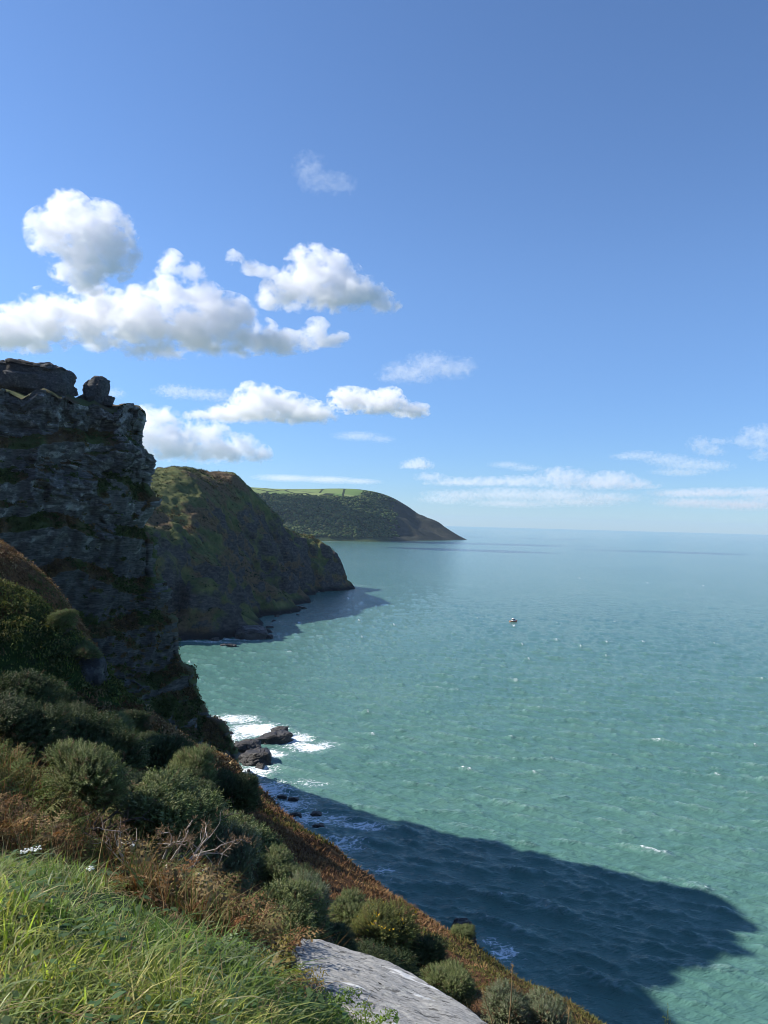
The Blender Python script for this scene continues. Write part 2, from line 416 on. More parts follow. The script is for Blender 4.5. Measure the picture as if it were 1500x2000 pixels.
for bx0, by0, Yb, rb, hb in [(632, 1070, 1130, 8, 12), (652, 1085, 1148, 8, 13), (612, 1066, 1112, 5, 7), (596, 1060, 1100, 9, -6), (572, 1044, 1076, 8, 9), (545, 1018, 1045, 7, 5)]:
    pb_ = at(bx0, by0, Yb); V[:, 2] += hb * np.exp(-(((V[:, 0] - pb_[0]) ** 2 + (V[:, 1] - pb_[1]) ** 2) / rb ** 2) ** 1.5)
N = normals_of(V, F)
st = sstep(.72, .45, N[:, 2]) * sstep(170, 80, V[:, 2])
d1, d2, cid = worley(V / np.array([14, 14, 9.]), 6); e1, e2, cid2 = worley(V / np.array([5, 5, 3.]), 7)
V = V + N * ((((.3 - np.abs(fbm(V / np.array([24, 24, 130.]), 4, 91))) * 17 + (cid - .5) * 4 + fbm(V / 6, 3, 93) * 2.2) * st) + (1 - st) * fbm(V / 5, 3, 94) * 1.6)[:, None]
keep = V[F].max(1)[:, 2] > -5
F = F[keep]
N2 = normals_of(V, F)
mveg = np.clip(1 - st * .72 + .5 * fbm(V / 30, 3, 61) + (.35 * fbm(V / 9, 2, 63)), 0, 1)
def headland_material():
    m = Mt("headland"); P = m.pos()
    n1 = m.noise(P, .018, 4, .6); n2 = m.noise(P, .06, 8, .7); n3 = m.noise(P, .35, 6, .72)
    gr = m.ramp(n2, [(.3, (.035, .048, .018)), (.5, (.095, .11, .036)), (.7, (.19, .18, .065))])
    br = m.ramp(n3, [(.3, (.055, .038, .022)), (.55, (.15, .098, .05)), (.75, (.23, .165, .085))])
    vg = m.mix(m.ss(.45, .58, n1), gr, br)
    rk = m.ramp(m.noise(m.map(P, (1, 1, 2.2)), .2, 8, .7), [(.3, (.022, .02, .018)), (.5, (.07, .062, .055)), (.75, (.16, .14, .12))])
    c = m.mix(m.ss(.3, .6, m.math('ADD', m.attr('veg'), m.math('MULTIPLY', m.math('SUBTRACT', n3, .5), .6))), rk, vg)
    wet = m.ss(9, 2, m.node('ShaderNodeSeparateXYZ', {0: P}).outputs[2])
    c = m.mix(wet, c, (.018, .018, .018))
    return m.fin(c, .95, m.bump(m.math('ADD', n2, n3), 1.0, 1.5), **{'Specular IOR Level': .15})
HEAD = headland_material()
mid = mesh_np("headland", V, F, HEAD, True, {'veg': mveg})
tag(mid, "dark middle headland with a sunlit grassy shoulder, behind the crag", "headland", kind='structure')
MIDV, MIDN, MIDVEG = V, N2, mveg

# ---- far headland
FP = []
def fs(px, py, z=0): p = at_sea(px, py); FP.append((p[0], p[1], z))
def fp(px, py, Y): FP.append(tuple(at(px, py, Y)))
for a in [(560, 1057), (620, 1057), (680, 1057), (730, 1058), (760, 1057), (800, 1052), (838, 1050)]: fs(*a)
for a in [(400, 942, 4300), (455, 950, 4500), (520, 954, 4600), (590, 960, 4700), (640, 965, 4750), (725, 967, 4950), (765, 976, 5000), (800, 990, 5050), (830, 1003, 5050), (855, 1020, 5000), (868, 1033, 4930)]: fp(*a)
for a in [(455, 968, 4150), (520, 972, 4200), (590, 976, 4250), (680, 970, 4500), (715, 975, 4600), (600, 1010, 3950), (660, 1010, 4000), (720, 1020, 4100), (540, 1000, 3950), (760, 1030, 4350), (755, 1000, 4700), (810, 1025, 4700), (480, 1010, 3900)]: fp(*a)
for x, y, z in [(-1400, 5200, 300), (-600, 5600, 285), (0, 5600, 240), (350, 5500, 90), (560, 5400, -20), (590, 5050, -30), (540, 4800, -30), (650, 4900, -30), (400, 4200, -40), (100, 3500, -40), (-300, 3100, -40), (-800, 3000, -40), (-800, 3700, 120), (-1300, 3800, 200), (-600, 6400, 300), (500, 6200, -20), (-1900, 4500, 300), (-1900, 3300, 60)]: FP.append((x, y, z))
fs(872, 1048, 6); fs(884, 1049, -38); fs(895, 1047, -50); fs(872, 1057, -45)
far_tps = TPS(FP, 1e-5)
xs = np.arange(-1900, 700, 9.0); ys = np.arange(3100, 6200, 9.0)
X, Y = np.meshgrid(xs, ys, indexing='ij'); Z = far_tps(X, Y)
V = np.stack([X, Y, Z], -1).reshape(-1, 3); F = grid_faces(len(xs), len(ys))
lowm = sstep(0, 60, V[:, 2])
V[:, 2] += ((.3 - np.abs(fbm(V / 260, 3, 25))) * 60 + (.3 - np.abs(fbm(V / 90, 3, 27))) * 22 - 14) * lowm * sstep(250, 150, V[:, 2]) * sstep(520, 150, V[:, 0])
N = normals_of(V, F)
d1, d2, cid = worley(V / np.array([40, 40, 26.]), 16)
st = sstep(.8, .6, N[:, 2]) * sstep(120, 40, V[:, 2]) 
V = V + N * ((cid - .5) * 16 * st)[:, None]
F = F[V[F].max(1)[:, 2] > -5]
fN = normals_of(V, F)
FARV, FARN = V, fN
def far_material():
    m = Mt("far_headland"); P = m.pos(); sep = m.node('ShaderNodeSeparateXYZ', {0: P}).outputs
    n2 = m.noise(P, .02, 6, .65); n3 = m.noise(P, .07, 5, .7)
    wood = m.ramp(n3, [(.3, (.02, .035, .012)), (.55, (.045, .065, .022)), (.8, (.07, .09, .03))])
    moor = m.ramp(n2, [(.3, (.024, .028, .022)), (.55, (.036, .037, .028)), (.75, (.058, .052, .038))])  # dark moor, coloured darker and greyer still to suggest shade and haze
    c = m.mix(m.ss(-.1, .1, m.math('ADD', m.attr('moor'), m.math('MULTIPLY', m.math('SUBTRACT', n2, .5), .8))), wood, moor)
    fld = m.node('ShaderNodeTexVoronoi', {'Vector': m.map(P, (1, .5, 0), (0, 0, .4)), 'Scale': .006}); 
    fc = m.mix(m.node('ShaderNodeSeparateColor', {0: fld.outputs['Color']}).outputs[0], (.11, .19, .05), (.21, .25, .09))
    hd = m.node('ShaderNodeTexVoronoi', {'Vector': m.map(P, (1, .5, 0), (0, 0, .4)), 'Scale': .006}, feature='DISTANCE_TO_EDGE').outputs['Distance']
    fc = m.mix(m.ss(.05, .03, hd), fc, (.02, .03, .01))
    c = m.mix(m.attr('field'), c, fc)
    rk = m.ramp(n3, [(.3, (.03, .027, .025)), (.7, (.13, .11, .10))])
    c = m.mix(m.attr('rock'), c, rk)
    return m.fin(c, .95, m.bump(n3, 1.0, 6), **{'Specular IOR Level': .1})
fmoor = (V[:, 0] - 40) / 150
ffield = sstep(.925, .955, fN[:, 2]) * sstep(228, 240, V[:, 2]) * sstep(120, 60, V[:, 0])
far = mesh_np("far_headland", V, F, far_material(), False, {'moor': np.clip(fmoor, -1, 1), 'field': ffield, 'rock': st})
tag(far, "long wooded far headland topped with green fields", "headland", kind='structure')

# ---- sea
def fft_tile(L, n, wind, hs, lmin, lmax, seed):
    g = np.random.default_rng(seed)
    k = np.fft.fftfreq(n, L / n) * 2 * np.pi
    KX, KY = np.meshgrid(k, k, indexing='ij'); K = np.hypot(KX, KY); K[0, 0] = 1
    lam = 2 * np.pi / K
    c = (KX * math.cos(wind) + KY * math.sin(wind)) / K
    A = K ** -3.6 * np.exp(-(lam / lmax) ** 2) * np.exp(-(lmin / lam) ** 2) * (.03 + c ** 10); A[0, 0] = 0
    h = np.fft.ifft2(np.sqrt(A) * (g.normal(size=K.shape) + 1j * g.normal(size=K.shape))).real
    return h / h.std() * hs
def tile_sample(T, L, x, y):
    n = T.shape[0]; u = (x / L % 1) * n; v = (y / L % 1) * n
    i = np.floor(u).astype(int); j = np.floor(v).astype(int); fu, fv = u - i, v - j
    i %= n; j %= n; i2, j2 = (i + 1) % n, (j + 1) % n
    return (T[i, j] * (1 - fu) + T[i2, j] * fu) * (1 - fv) + (T[i, j2] * (1 - fu) + T[i2, j2] * fu) * fv
WIND = R(250)
T1 = fft_tile(390.0, 1024, WIND, .27, 1.3, 11, 3); T2 = fft_tile(271.0, 512, WIND + .35, .22, 2.0, 17, 4)
rows = [30.0, 70.0, 105.0]
while rows[-1] < 30000:
    r = rows[-1]; rows.append(r + max(.28, r * r * 1.15e-5))
rows[-1] = 30000.0
rows = np.array(rows)
th = np.concatenate([np.linspace(-1.9, -.60, 50, endpoint=False), np.linspace(-.60, .58, 800, endpoint=False), np.linspace(.58, 1.9, 51)])
TH, RR = np.meshgrid(th, rows, indexing='ij')
X, Y = RR * np.sin(TH), RR * np.cos(TH)
fade = sstep(1600, 500, RR)
wave0 = tile_sample(T1, 390.0, X, Y) + tile_sample(T2, 271.0, X * .94 - Y * .34, X * .34 + Y * .94)
wave = wave0 + .55 * (wave0 ** 2 - .07) * np.sign(1)
Zs = wave * fade * .9
# spray-white water: broken crests, wash round the rocks; also sky sheen painted on crests
gust = fbm(np.stack([X.ravel() / 55, Y.ravel() / 55, 0 * X.ravel()], 1), 2, 90).reshape(X.shape)
crest_sheen = sstep(.30, .85, wave) * sstep(2500, 1200, RR)
cap = sstep(1.45, 1.7, wave + .35 * gust) * sstep(2200, 900, RR) * (fbm(np.stack([X.ravel() / 3, Y.ravel() / 5, 0 * X.ravel() + 4], 1), 2, 92).reshape(X.shape) > 0)
wash = np.zeros_like(X)
for px, py, rx, ry, a in [(455, 1405, 20, 13, 1.05), (500, 1425, 18, 16, 1.2), (560, 1442, 15, 13, 1.2), (600, 1460, 14, 8, 1.1), (640, 1452, 10, 8, .85), (520, 1472, 14, 10, 1.05), (440, 1440, 20, 16, 1.0),
                          (560, 1475, 8, 5, .7), (500, 1505, 12, 12, 1.05), (530, 1540, 13, 13, 1.0), (570, 1570, 13, 13, 1.0), (600, 1600, 13, 12, .98), (650, 1600, 10, 9, .9), (700, 1612, 12, 5, 1.05), (660, 1650, 13, 12, .9), (600, 1530, 14, 9, .75), (740, 1700, 12, 9, .72),
                          (730, 1620, 6, 3, .6), (720, 1700, 7, 9, .5), (800, 1760, 6, 8, .45), (985, 1862, 5, 6, .95), (960, 1845, 5, 6, .8), (1010, 1885, 4, 4, .55), (560, 1500, 6, 5, .5),
                          (640, 1144, 60, 22, .7), (700, 1143, 30, 14, .7), (590, 1160, 22, 30, .8), (555, 1185, 22, 30, .7), (540, 1215, 20, 30, .6), (530, 1240, 14, 14, .7), (460, 1249, 50, 9, .85), (400, 1253, 40, 10, .85),
                          (565, 1274, 3.5, 3.5, .9), (588, 1302, 5, 3, .65), (620, 1057, 200, 40, .7), (800, 1052, 200, 40, .6)]:
    p = at_sea(px, py)
    wash = np.maximum(wash, a * np.exp(-(((X - p[0]) / rx) ** 2 + ((Y - p[1]) / ry) ** 2) * .8))
V = np.stack([X, Y, Zs], -1).reshape(-1, 3)
def sea_material():
    m = Mt("sea_water"); P = m.pos()
    sx = m.map(P, (1, 1, 1), (0, 0, R(-22)))
    a = m.noise(m.map(sx, (.28, 1, 1)), .6, 5, .62); b = m.noise(m.map(sx, (.35, 1, 1)), 2.4, 3, .6)
    h = m.math('ADD', m.math('MULTIPLY', a, 1.0), m.math('MULTIPLY', b, .42))
    big = m.noise(m.map(P, (1, .5, 1)), .004, 4, .6); med = m.noise(m.map(sx, (.4, 1, 1)), .035, 5, .65)
    c = m.ramp(m.math('ADD', m.math('MULTIPLY', big, .45), m.math('MULTIPLY', med, .55)), [(.3, (.060, .150, .124)), (.5, (.082, .184, .151)), (.72, (.116, .220, .172))])
    streak = m.noise(m.map(sx, (.35, 1, 1)), .55, 9, .72, dist=1.2)
    cell = m.node('ShaderNodeTexVoronoi', {'Vector': m.node('ShaderNodeVectorMath', {0: P, 1: m.node('ShaderNodeVectorMath', {0: m.noise(P, .5, 4, .6, out=1), 'Scale': 2.0}, operation='SCALE').outputs[0]}, operation='ADD').outputs[0], 'Scale': .55}, feature='DISTANCE_TO_EDGE').outputs[0]
    lace = m.ss(.16, .02, cell)
    w = m.attr('wash')
    f = m.math('MULTIPLY', m.ss(0, .38, m.math('ADD', m.math('MULTIPLY_ADD', w, 1.15, -.92), m.math('MULTIPLY_ADD', m.math('SUBTRACT', streak, .5), 2.3, m.math('MULTIPLY', lace, .22)))), m.ss(.12, .3, w))
    f = m.math('MAXIMUM', f, m.math('MULTIPLY', m.attr('cap'), m.ss(.42, .58, m.noise(P, 1.3, 4, .7))))
    # distant flecks
    f = m.math('MAXIMUM', f, m.math('MULTIPLY', m.ss(.785, .825, m.noise(m.map(sx, (.35, 1, 1)), .13, 5, .75)), .6), clamp=True)
    c = m.mix(m.math('MULTIPLY', m.attr('crest_sheen'), m.math('MULTIPLY', m.ss(.42, .62, m.noise(m.map(sx, (.25, 1, 1)), 1.1, 6, .7)), .38)), c, (.30, .42, .40))  # crests lightened: sky reflection put into the colour, with thin aerated water
    milk = m.mix(m.math('MULTIPLY', w, .35), c, (.20, .33, .30))
    m._in(m.p.inputs['Base Color'], milk)
    nb = m.bump(h, 1.0, .6)
    m.fin(None, .10, nb, IOR=1.333, **{'Specular IOR Level': .29})
    wh = m.node('ShaderNodeBsdfPrincipled', {'Base Color': (.82, .85, .86), 'Roughness': .9, 'Normal': nb})
    mx = m.node('ShaderNodeMixShader', {0: f, 1: m.p.outputs[0], 2: wh.outputs[0]})
    m.t.links.new(mx.outputs[0], m.out.inputs['Surface'])
    return m.m
sea = mesh_np("sea", V, grid_faces(len(th), len(rows))[:, ::-1], sea_material(), True, {'wash': wash.ravel(), 'cap': cap.ravel(), 'crest_sheen': crest_sheen.ravel()})
tag(sea, "choppy green-blue sea reaching to the horizon", "sea", kind='structure')

# ---- air
def box(name, lo, hi, mat):
    lo, hi = np.array(lo, float), np.array(hi, float)
    V = np.array([[lo[0] if i & 1 == 0 else hi[0], lo[1] if i & 2 == 0 else hi[1], lo[2] if i & 4 == 0 else hi[2]] for i in range(8)])
    F = np.array([[0, 2, 3, 1], [4, 5, 7, 6], [0, 1, 5, 4], [2, 6, 7, 3], [0, 4, 6, 2], [1, 3, 7, 5]])
    return mesh_np(name, V, F, mat)
hm = Mt("haze"); hm.n.remove(hm.p)
hv = hm.node('ShaderNodeVolumePrincipled', {'Color': (.62, .78, 1.0), 'Density': 1.6e-5, 'Anisotropy': .2})
hm.t.links.new(hv.outputs[0], hm.out.inputs['Volume'])
HAZE = box("haze", (-31500, -31500, -60), (31500, 31500, 390), hm.m)
tag(HAZE, "thin blue sea air", "haze", kind='stuff')
# ---- clouds : closed hulls about a kilometre up, filled with scattering air that thins out towards the rim
def icos(sub=3):
    import bmesh
    bm = bmesh.new(); bmesh.ops.create_icosphere(bm, subdivisions=sub, radius=1)
    V = np.array([v.co[:] for v in bm.verts]); bm.verts.index_update(); F = np.array([[v.index for v in f.verts] for f in bm.faces]); bm.free()
    return V, F
ICO = {k: icos(k) for k in (1, 2, 3)}
def cloud_material(blobs, dens, size, edge, base, kn):
    m = Mt("cloud_air"); m.n.remove(m.p)
    P = m.pos()
    f = None
    for c, r in blobs:
        q = m.node('ShaderNodeVectorMath', {0: P, 1: tuple(1 / r), 2: tuple(-c / r)}, operation='MULTIPLY_ADD').outputs[0]
        l = m.node('ShaderNodeVectorMath', {0: q}, operation='LENGTH').outputs['Value']
        f = l if f is None else m.node('ShaderNodeMath', {0: f, 1: l, 2: .25}, operation='SMOOTH_MIN').outputs[0]
    n = m.noise(m.map(P, (1, 1, 1.25)), 1.9 / size, 8, .62, dist=.35)
    g = m.math("SUBTRACT", m.math("MULTIPLY", m.math("SUBTRACT", n, .5), kn), m.math("SUBTRACT", f, .95))
    d = m.ss(0, edge, g)
    if base is not None:
        z = m.node('ShaderNodeSeparateXYZ', {0: P}).outputs[2]
        d = m.math('MULTIPLY', d, m.ss(-.02, .18, m.math('ADD', m.math('MULTIPLY', m.math('SUBTRACT', z, base), 1 / size), m.math('MULTIPLY', m.math('SUBTRACT', n, .5), .9))))
    v = m.node('ShaderNodeVolumePrincipled', {'Color': (1, .985, .992), 'Density': m.math('MULTIPLY', d, dens), 'Anisotropy': .1})
    m.t.links.new(v.outputs[0], m.out.inputs['Volume'])
    m.m.cycles.volume_step_rate = .55
    return m.m
def cloud_hull(name, pts, voxel, mat):
    Vs, Fs, n = [], [], 0
    iv, if_ = ICO[3]
    for c, r in pts:
        Vs.append(c + iv * r * 1.12); Fs.append(if_ + n); n += len(iv)
    o = mesh_np("tmp_hull", np.concatenate(Vs), np.concatenate(Fs))
    md = o.modifiers.new("r", 'REMESH'); md.mode = 'VOXEL'; md.voxel_size = voxel
    dg = bpy.context.evaluated_depsgraph_get(); e = o.evaluated_get(dg); me = e.to_mesh()
    V = np.zeros(len(me.vertices) * 3); me.vertices.foreach_get('co', V); V = V.reshape(-1, 3)
    F = np.array([p.vertices[:] for p in me.polygons])
    e.to_mesh_clear(); d0 = o.data; bpy.data.objects.remove(o); bpy.data.meshes.remove(d0)
    return mesh_np(name, V, F, mat, True)
# label, distance, base row in the photograph or None, optical weight, edge softness, noise strength, blobs (px, py, rx, rz)
CLOUDS = [
 ("largest flat-based white cloud stretching in from the left edge above the crag", 4300, 690, 1.0, .40, 1.7,
  [(20, 650, 75, 55), (-90, 650, 90, 60), (100, 625, 70, 60), (190, 620, 75, 65), (280, 625, 75, 65), (330, 565, 40, 44), (335, 518, 26, 30), (380, 530, 24, 20), (370, 640, 75, 60), (440, 630, 65, 55), (500, 655, 50, 36), (545, 668, 50, 26), (590, 668, 40, 20), (620, 650, 30, 30), (655, 662, 32, 16), (400, 590, 50, 40), (440, 690, 50, 22), (300, 690, 60, 22)]),
 ("upright white puffy cloud high on the left above the largest cloud", 3300, None, 1.0, .45, 1.7,
  [(130, 415, 52, 44), (105, 455, 55, 50), (190, 455, 72, 58), (215, 490, 56, 56), (165, 505, 54, 50), (170, 545, 44, 30), (130, 530, 36, 28)]),
 ("white dome-shaped cloud with a wispy left arm, right of the upright cloud", 3700, 600, .9, .45, 1.7,
  [(610, 530, 56, 52), (645, 560, 72, 56), (565, 572, 56, 40), (700, 578, 56, 38), (745, 592, 40, 22), (525, 585, 34, 20), (655, 515, 36, 28), (490, 522, 26, 15), (460, 505, 20, 18), (520, 530, 24, 14)]),
 ("thin wispy scrap of cloud standing highest and alone in the blue", 2300, None, .22, .8, 1.9,
  [(605, 325, 36, 28), (625, 355, 36, 26), (660, 358, 40, 20), (600, 345, 22, 30)]),
 ("faint soft cloud alone right of centre, below the dome-shaped cloud", 5200, 750, .35, .7, 1.7,
  [(840, 712, 52, 26), (800, 728, 60, 22), (880, 720, 50, 22), (770, 735, 38, 14), (910, 714, 26, 16)]),
 ("lens-like white cloud with grey underside below the largest cloud", 6300, 822, .8, .5, 1.7,
  [(510, 790, 60, 40), (560, 800, 66, 34), (610, 808, 50, 24), (480, 806, 56, 30), (490, 768, 30, 24), (440, 815, 60, 24), (400, 815, 46, 16)]),
 ("small white cloud with ragged right end beside the lens-like cloud", 6300, 812, .7, .5, 1.7,
  [(690, 782, 50, 26), (750, 790, 50, 26), (800, 803, 40, 16), (760, 772, 28, 18), (670, 772, 30, 18), (820, 798, 20, 14)]),
 ("low broad cloud half hidden behind the right side of the crag", 8000, 900, .7, .5, 1.7,
  [(300, 830, 60, 40), (340, 870, 80, 40), (420, 880, 70, 30), (480, 885, 50, 26), (260, 860, 80, 50), (510, 890, 24, 18), (400, 850, 60, 26), (470, 862, 36, 18)]),
 ("faint row of cloud wisps just under the base of the largest cloud", 5600, None, .3, .8, 1.8,
  [(345, 765, 46, 14), (390, 770, 40, 12), (430, 773, 30, 13)]),
 ("faint wisp touching the right side of the balanced boulder's skyline", 6000, None, .25, .8, 1.7, [(220, 768, 28, 12), (200, 772, 24, 10)]),
 ("tiny bright cloud alone above the far headland's slope", 14000, 916, .6, .6, 1.5, [(815, 908, 34, 12), (820, 902, 18, 11), (800, 912, 22, 7)]),
 ("dim flat wisp between the tiny bright cloud and the crag-side clouds", 10000, None, .18, .9, 1.7, [(700, 852, 54, 9), (745, 858, 30, 8)]),
 ("ragged grey and white cloud cut by the right edge of the sky", 9000, None, .4, .7, 1.9, [(1490, 848, 46, 20), (1460, 862, 36, 16), (1520, 865, 50, 24), (1485, 890, 24, 12)]),
 ("small pale cloud left of the ragged cloud at the right edge", 9000, None, .35, .8, 1.8, [(1370, 868, 30, 18), (1388, 880, 30, 14), (1400, 862, 26, 10)]),
 ("long grey broken cloud streak low on the right", 12000, None, .22, .8, 2.0, [(1250, 890, 46, 10), (1300, 898, 50, 13), (1345, 908, 56, 13), (1395, 910, 40, 11), (1330, 922, 60, 8), (1215, 892, 26, 7)]),
 ("short grey streak of cloud above the horizon bank", 14000, None, .16, .9, 1.7, [(990, 908, 40, 7), (1025, 914, 36, 7)]),
 ("bright topped long cloud bank low over the sea beyond the far headland", 28000, 952, .55, .7, 2.0, [(1100, 935, 56, 24), (1090, 928, 36, 18), (1020, 942, 60, 14), (960, 942, 60, 12), (900, 944, 70, 12), (1180, 942, 80, 18), (1200, 930, 40, 12), (840, 932, 36, 10), (1240, 946, 50, 10)]),
 ("lower pale layer of cloud under the bright topped bank", 28000, None, .30, .9, 2.0, [(900, 968, 80, 12), (990, 966, 90, 14), (1090, 968, 90, 15), (1180, 972, 80, 12), (870, 976, 60, 10), (1130, 980, 90, 10), (1000, 984, 100, 8)]),
 ("pale cloud bank low over the sea at the right edge", 28000, None, .35, .9, 2.0, [(1330, 964, 70, 9), (1400, 962, 80, 10), (1480, 962, 70, 11), (1350, 982, 80, 11), (1450, 986, 90, 12), (1530, 975, 80, 14)]),
 ("thin streak of cloud lying over the far headland's green fields", 16000, None, .25, .9, 1.8, [(560, 934, 70, 7), (640, 937, 70, 7), (700, 940, 50, 6)]),
]
for i, (lab, Y, base, dens, edge, kn, bl) in enumerate(CLOUDS):
    g = np.random.default_rng(50 + i)
    pts = []
    for px, py, rx, rz in bl:
        k = Y / FPX
        pts.append((at(px, py, Y + g.uniform(-.5, .5) * rx * k), np.array([rx * k, max(rx * .9, rz) * k, rz * k])))
    zr = float(np.mean([p[1][2] for p in pts])); zm = max(p[1][2] for p in pts)
    b = None if base is None else at(np.mean([q[0] for q in bl]), base, Y)[2]
    mat = cloud_material(pts, dens * (2.7 if dens > .5 and Y < 9000 else .75) / zm, zm * 1.1, edge * 1.15, b, kn * 2.5)
    c = cloud_hull("cloud", pts, zr * .16, mat)
    tag(c, lab, "cloud", "clouds in the sky")
# ================================================================ VEGETATION
def proj(P):
    d = P - EYE; z = d @ fw
    return np.stack([W0 / 2 + FPX * (d @ rt) / z, H0 / 2 - FPX * (d @ up) / z], -1), z
def blades(root, h, w, az, lean, col, segs=3, droop=.6, twist=None):
    """curved tapering blades; returns verts, quad+tri faces, colours"""
    n = len(root); g = rng
    dirh = np.stack([np.sin(az), np.cos(az), 0 * az], 1)
    taz = az + np.pi / 2 + g.uniform(-.9, .9, n)
    side = np.stack([np.sin(taz), np.cos(taz), 0 * az], 1)
    rows = []
    for k in range(segs):
        t = k / segs
        c = root + dirh * (h * lean * t ** 1.7)[:, None]; c = c + np.array([0, 0, 1.0]) * (h * (t - droop * np.clip(lean, 0, 1.2) * .6 * t ** 2.5))[:, None]
        ww = w * (1 - .75 * t ** 1.5) * .5
        rows += [c - side * ww[:, None], c + side * ww[:, None]]
    t = 1.0
    rows.append(root + dirh * (h * lean)[:, None] + np.array([0, 0, 1.0]) * (h * (1 - droop * np.clip(lean, 0, 1.2) * .6))[:, None])
    m = 2 * segs + 1
    V = np.stack(rows, 1).reshape(-1, 3)
    b = np.arange(n)[:, None] * m
    q = [np.concatenate([b + 2 * k, b + 2 * k + 1, b + 2 * k + 3, b + 2 * k + 2], 1) for k in range(segs - 1)]
    tri = np.concatenate([b + 2 * segs - 2, b + 2 * segs - 1, b + 2 * segs], 1)
    return V, (np.concatenate(q) if q else np.zeros((0, 4), int)), tri, np.repeat(col, m, 0)
class Acc:
    def __init__(s): s.V, s.Q, s.T, s.C, s.n = [], [], [], [], 0
    def add(s, V, Q, T, C):
        s.V.append(V); s.C.append(C)
        if len(Q): s.Q.append(Q + s.n)
        if len(T): s.T.append(T + s.n)
        s.n += len(V)
    def build(s, name, mat, parent=None, smooth=False):
        Fs = ([np.concatenate(s.Q)] if s.Q else []) + ([np.concatenate(s.T)] if s.T else [])
        return mesh_np(name, np.concatenate(s.V), Fs, mat, smooth, {'tint': np.concatenate(s.C)}, parent=parent)
def leaf_material(name, trans=.35, rough=.55, spec=.25, tcol=(1.0, 1.25, .5)):
    m = Mt(name)
    c = m.attr('tint', 'Color')
    m.fin(c, rough, None, **{'Specular IOR Level': spec})
    if trans:
        tr = m.node('ShaderNodeBsdfTranslucent', {'Color': m.mix(1.0, c, tcol, 'MULTIPLY')})
        mx = m.node('ShaderNodeMixShader', {0: trans, 1: m.p.outputs[0], 2: tr.outputs[0]})
        m.t.links.new(mx.outputs[0], m.out.inputs['Surface'])
    return m.m
GRASS = leaf_material("grass_blade", .5, .5, .35, (1.15, 1.25, .55))
BRACK = leaf_material("bracken_leaf", .25, .75, .12, (1.2, 1, .7))
GORSE = leaf_material("gorse_leaf", .12, .6, .2)
HEATH = leaf_material("heath_leaf", .2, .85, .08, (1.1, 1, .7))
def pal(cols, n, jit=.25):
    cols = np.array(cols); c = cols[rng.integers(0, len(cols), n)]
    return np.clip(c * rng.uniform(1 - jit, 1 + jit, (n, 1)) * rng.uniform(.92, 1.08, (n, 3)), 0, 1)
def ground(xy, dz=-.02):
    return np.stack([xy[:, 0], xy[:, 1], near_z(xy[:, 0], xy[:, 1]) + dz], 1)
bx_ = np.array([-900, 0, 250, 400, 480, 560, 620, 760, 960, 1500]); by_ = np.array([1560, 1655, 1730, 1850, 1868, 1900, 1930, 1985, 2060, 2300])
ux_ = np.array([-900, 0, 120, 250, 400, 470, 560, 1500]); uy_ = np.array([1420, 1490, 1590, 1660, 1745, 1835, 1880, 2200])
SLAB = np.array([at(*t)[:2] for t in [(570, 1840, 5.5), (640, 1836, 5.65), (800, 1893, 5.2), (1010, 2050, 4.1), (900, 2090, 3.75), (730, 1990, 4.15), (598, 1905, 4.85)]])
def near_slab(q, grow=.03):
    c = SLAB.mean(0); Pg = c + (SLAB - c) * (1 + grow); ins = np.zeros(len(q), bool); j = len(Pg) - 1
    for i in range(len(Pg)):
        (xi, yi), (xj, yj) = Pg[i], Pg[j]
        ins ^= ((yi > q[:, 1]) != (yj > q[:, 1])) & (q[:, 0] < (xj - xi) * (q[:, 1] - yi) / (yj - yi + 1e-12) + xi); j = i
    return ins
# ---- foreground grass
def region(n, rmin, rmax, a0, a1, p=1.0):
    r = rmin * (rmax / rmin) ** rng.uniform(0, 1, n) ** p; a = rng.uniform(a0, a1, n)
    return np.stack([r * np.sin(a), r * np.cos(a)], 1)
acc = Acc()
tc = region(3900, 1.3, 8.0, -1.25, .62)
G = ground(tc); pp, zz = proj(G)
ok = (pp[:, 1] > np.interp(pp[:, 0], bx_, by_) - 12) & ~near_slab(tc)
tc = tc[ok]
clump = rng.uniform(0, 1, len(tc))
per = (26 + 34 * rng.uniform(0, 1, len(tc))).astype(int)
idx = np.repeat(np.arange(len(tc)), per)
xy = tc[idx] + rng.normal(0, .06, (len(idx), 2)) * (1 + clump[idx, None])
tall = np.clip(1 + 1.1 * fbm(np.c_[tc / .7, 0 * tc[:, :1]], 2, 51), .35, 1.55)
gp, gz = proj(ground(tc)); tall[gp[:, 0] > 540] *= .55
hgt = (.055 + .10 * clump[idx] ** 1.5) * tall[idx] * rng.uniform(.6, 1.3, len(idx))
az0 = rng.uniform(-np.pi, np.pi, len(tc))
az = az0[idx] * .0 + np.where(rng.random(len(idx)) < .15, R(100) + rng.normal(0, .7, len(idx)), rng.uniform(-np.pi, np.pi, len(idx)))
lean = rng.uniform(.2, 1.15, len(idx)) + (rng.random(len(idx)) < .25) * .7
col = pal([(.18, .25, .05), (.25, .31, .075), (.115, .17, .04), (.34, .37, .15), (.16, .22, .075)], len(tc), .22)
patch = fbm(np.c_[tc / .9, 0 * tc[:, :1] + 3], 2, 52)
col[patch > .2] *= np.array([.8, .88, .8]); col[patch < -.2] *= np.array([1.3, 1.15, .95])
col = col[idx] * rng.uniform(.75, 1.25, (len(idx), 1))
dry = rng.random(len(idx)) < .10
col[dry] = pal([(.34, .28, .13), (.26, .20, .09), (.40, .36, .2)], dry.sum())
acc.add(*blades(ground(xy), hgt, rng.uniform(.004, .011, len(idx)), az, lean, col, 4, .9))
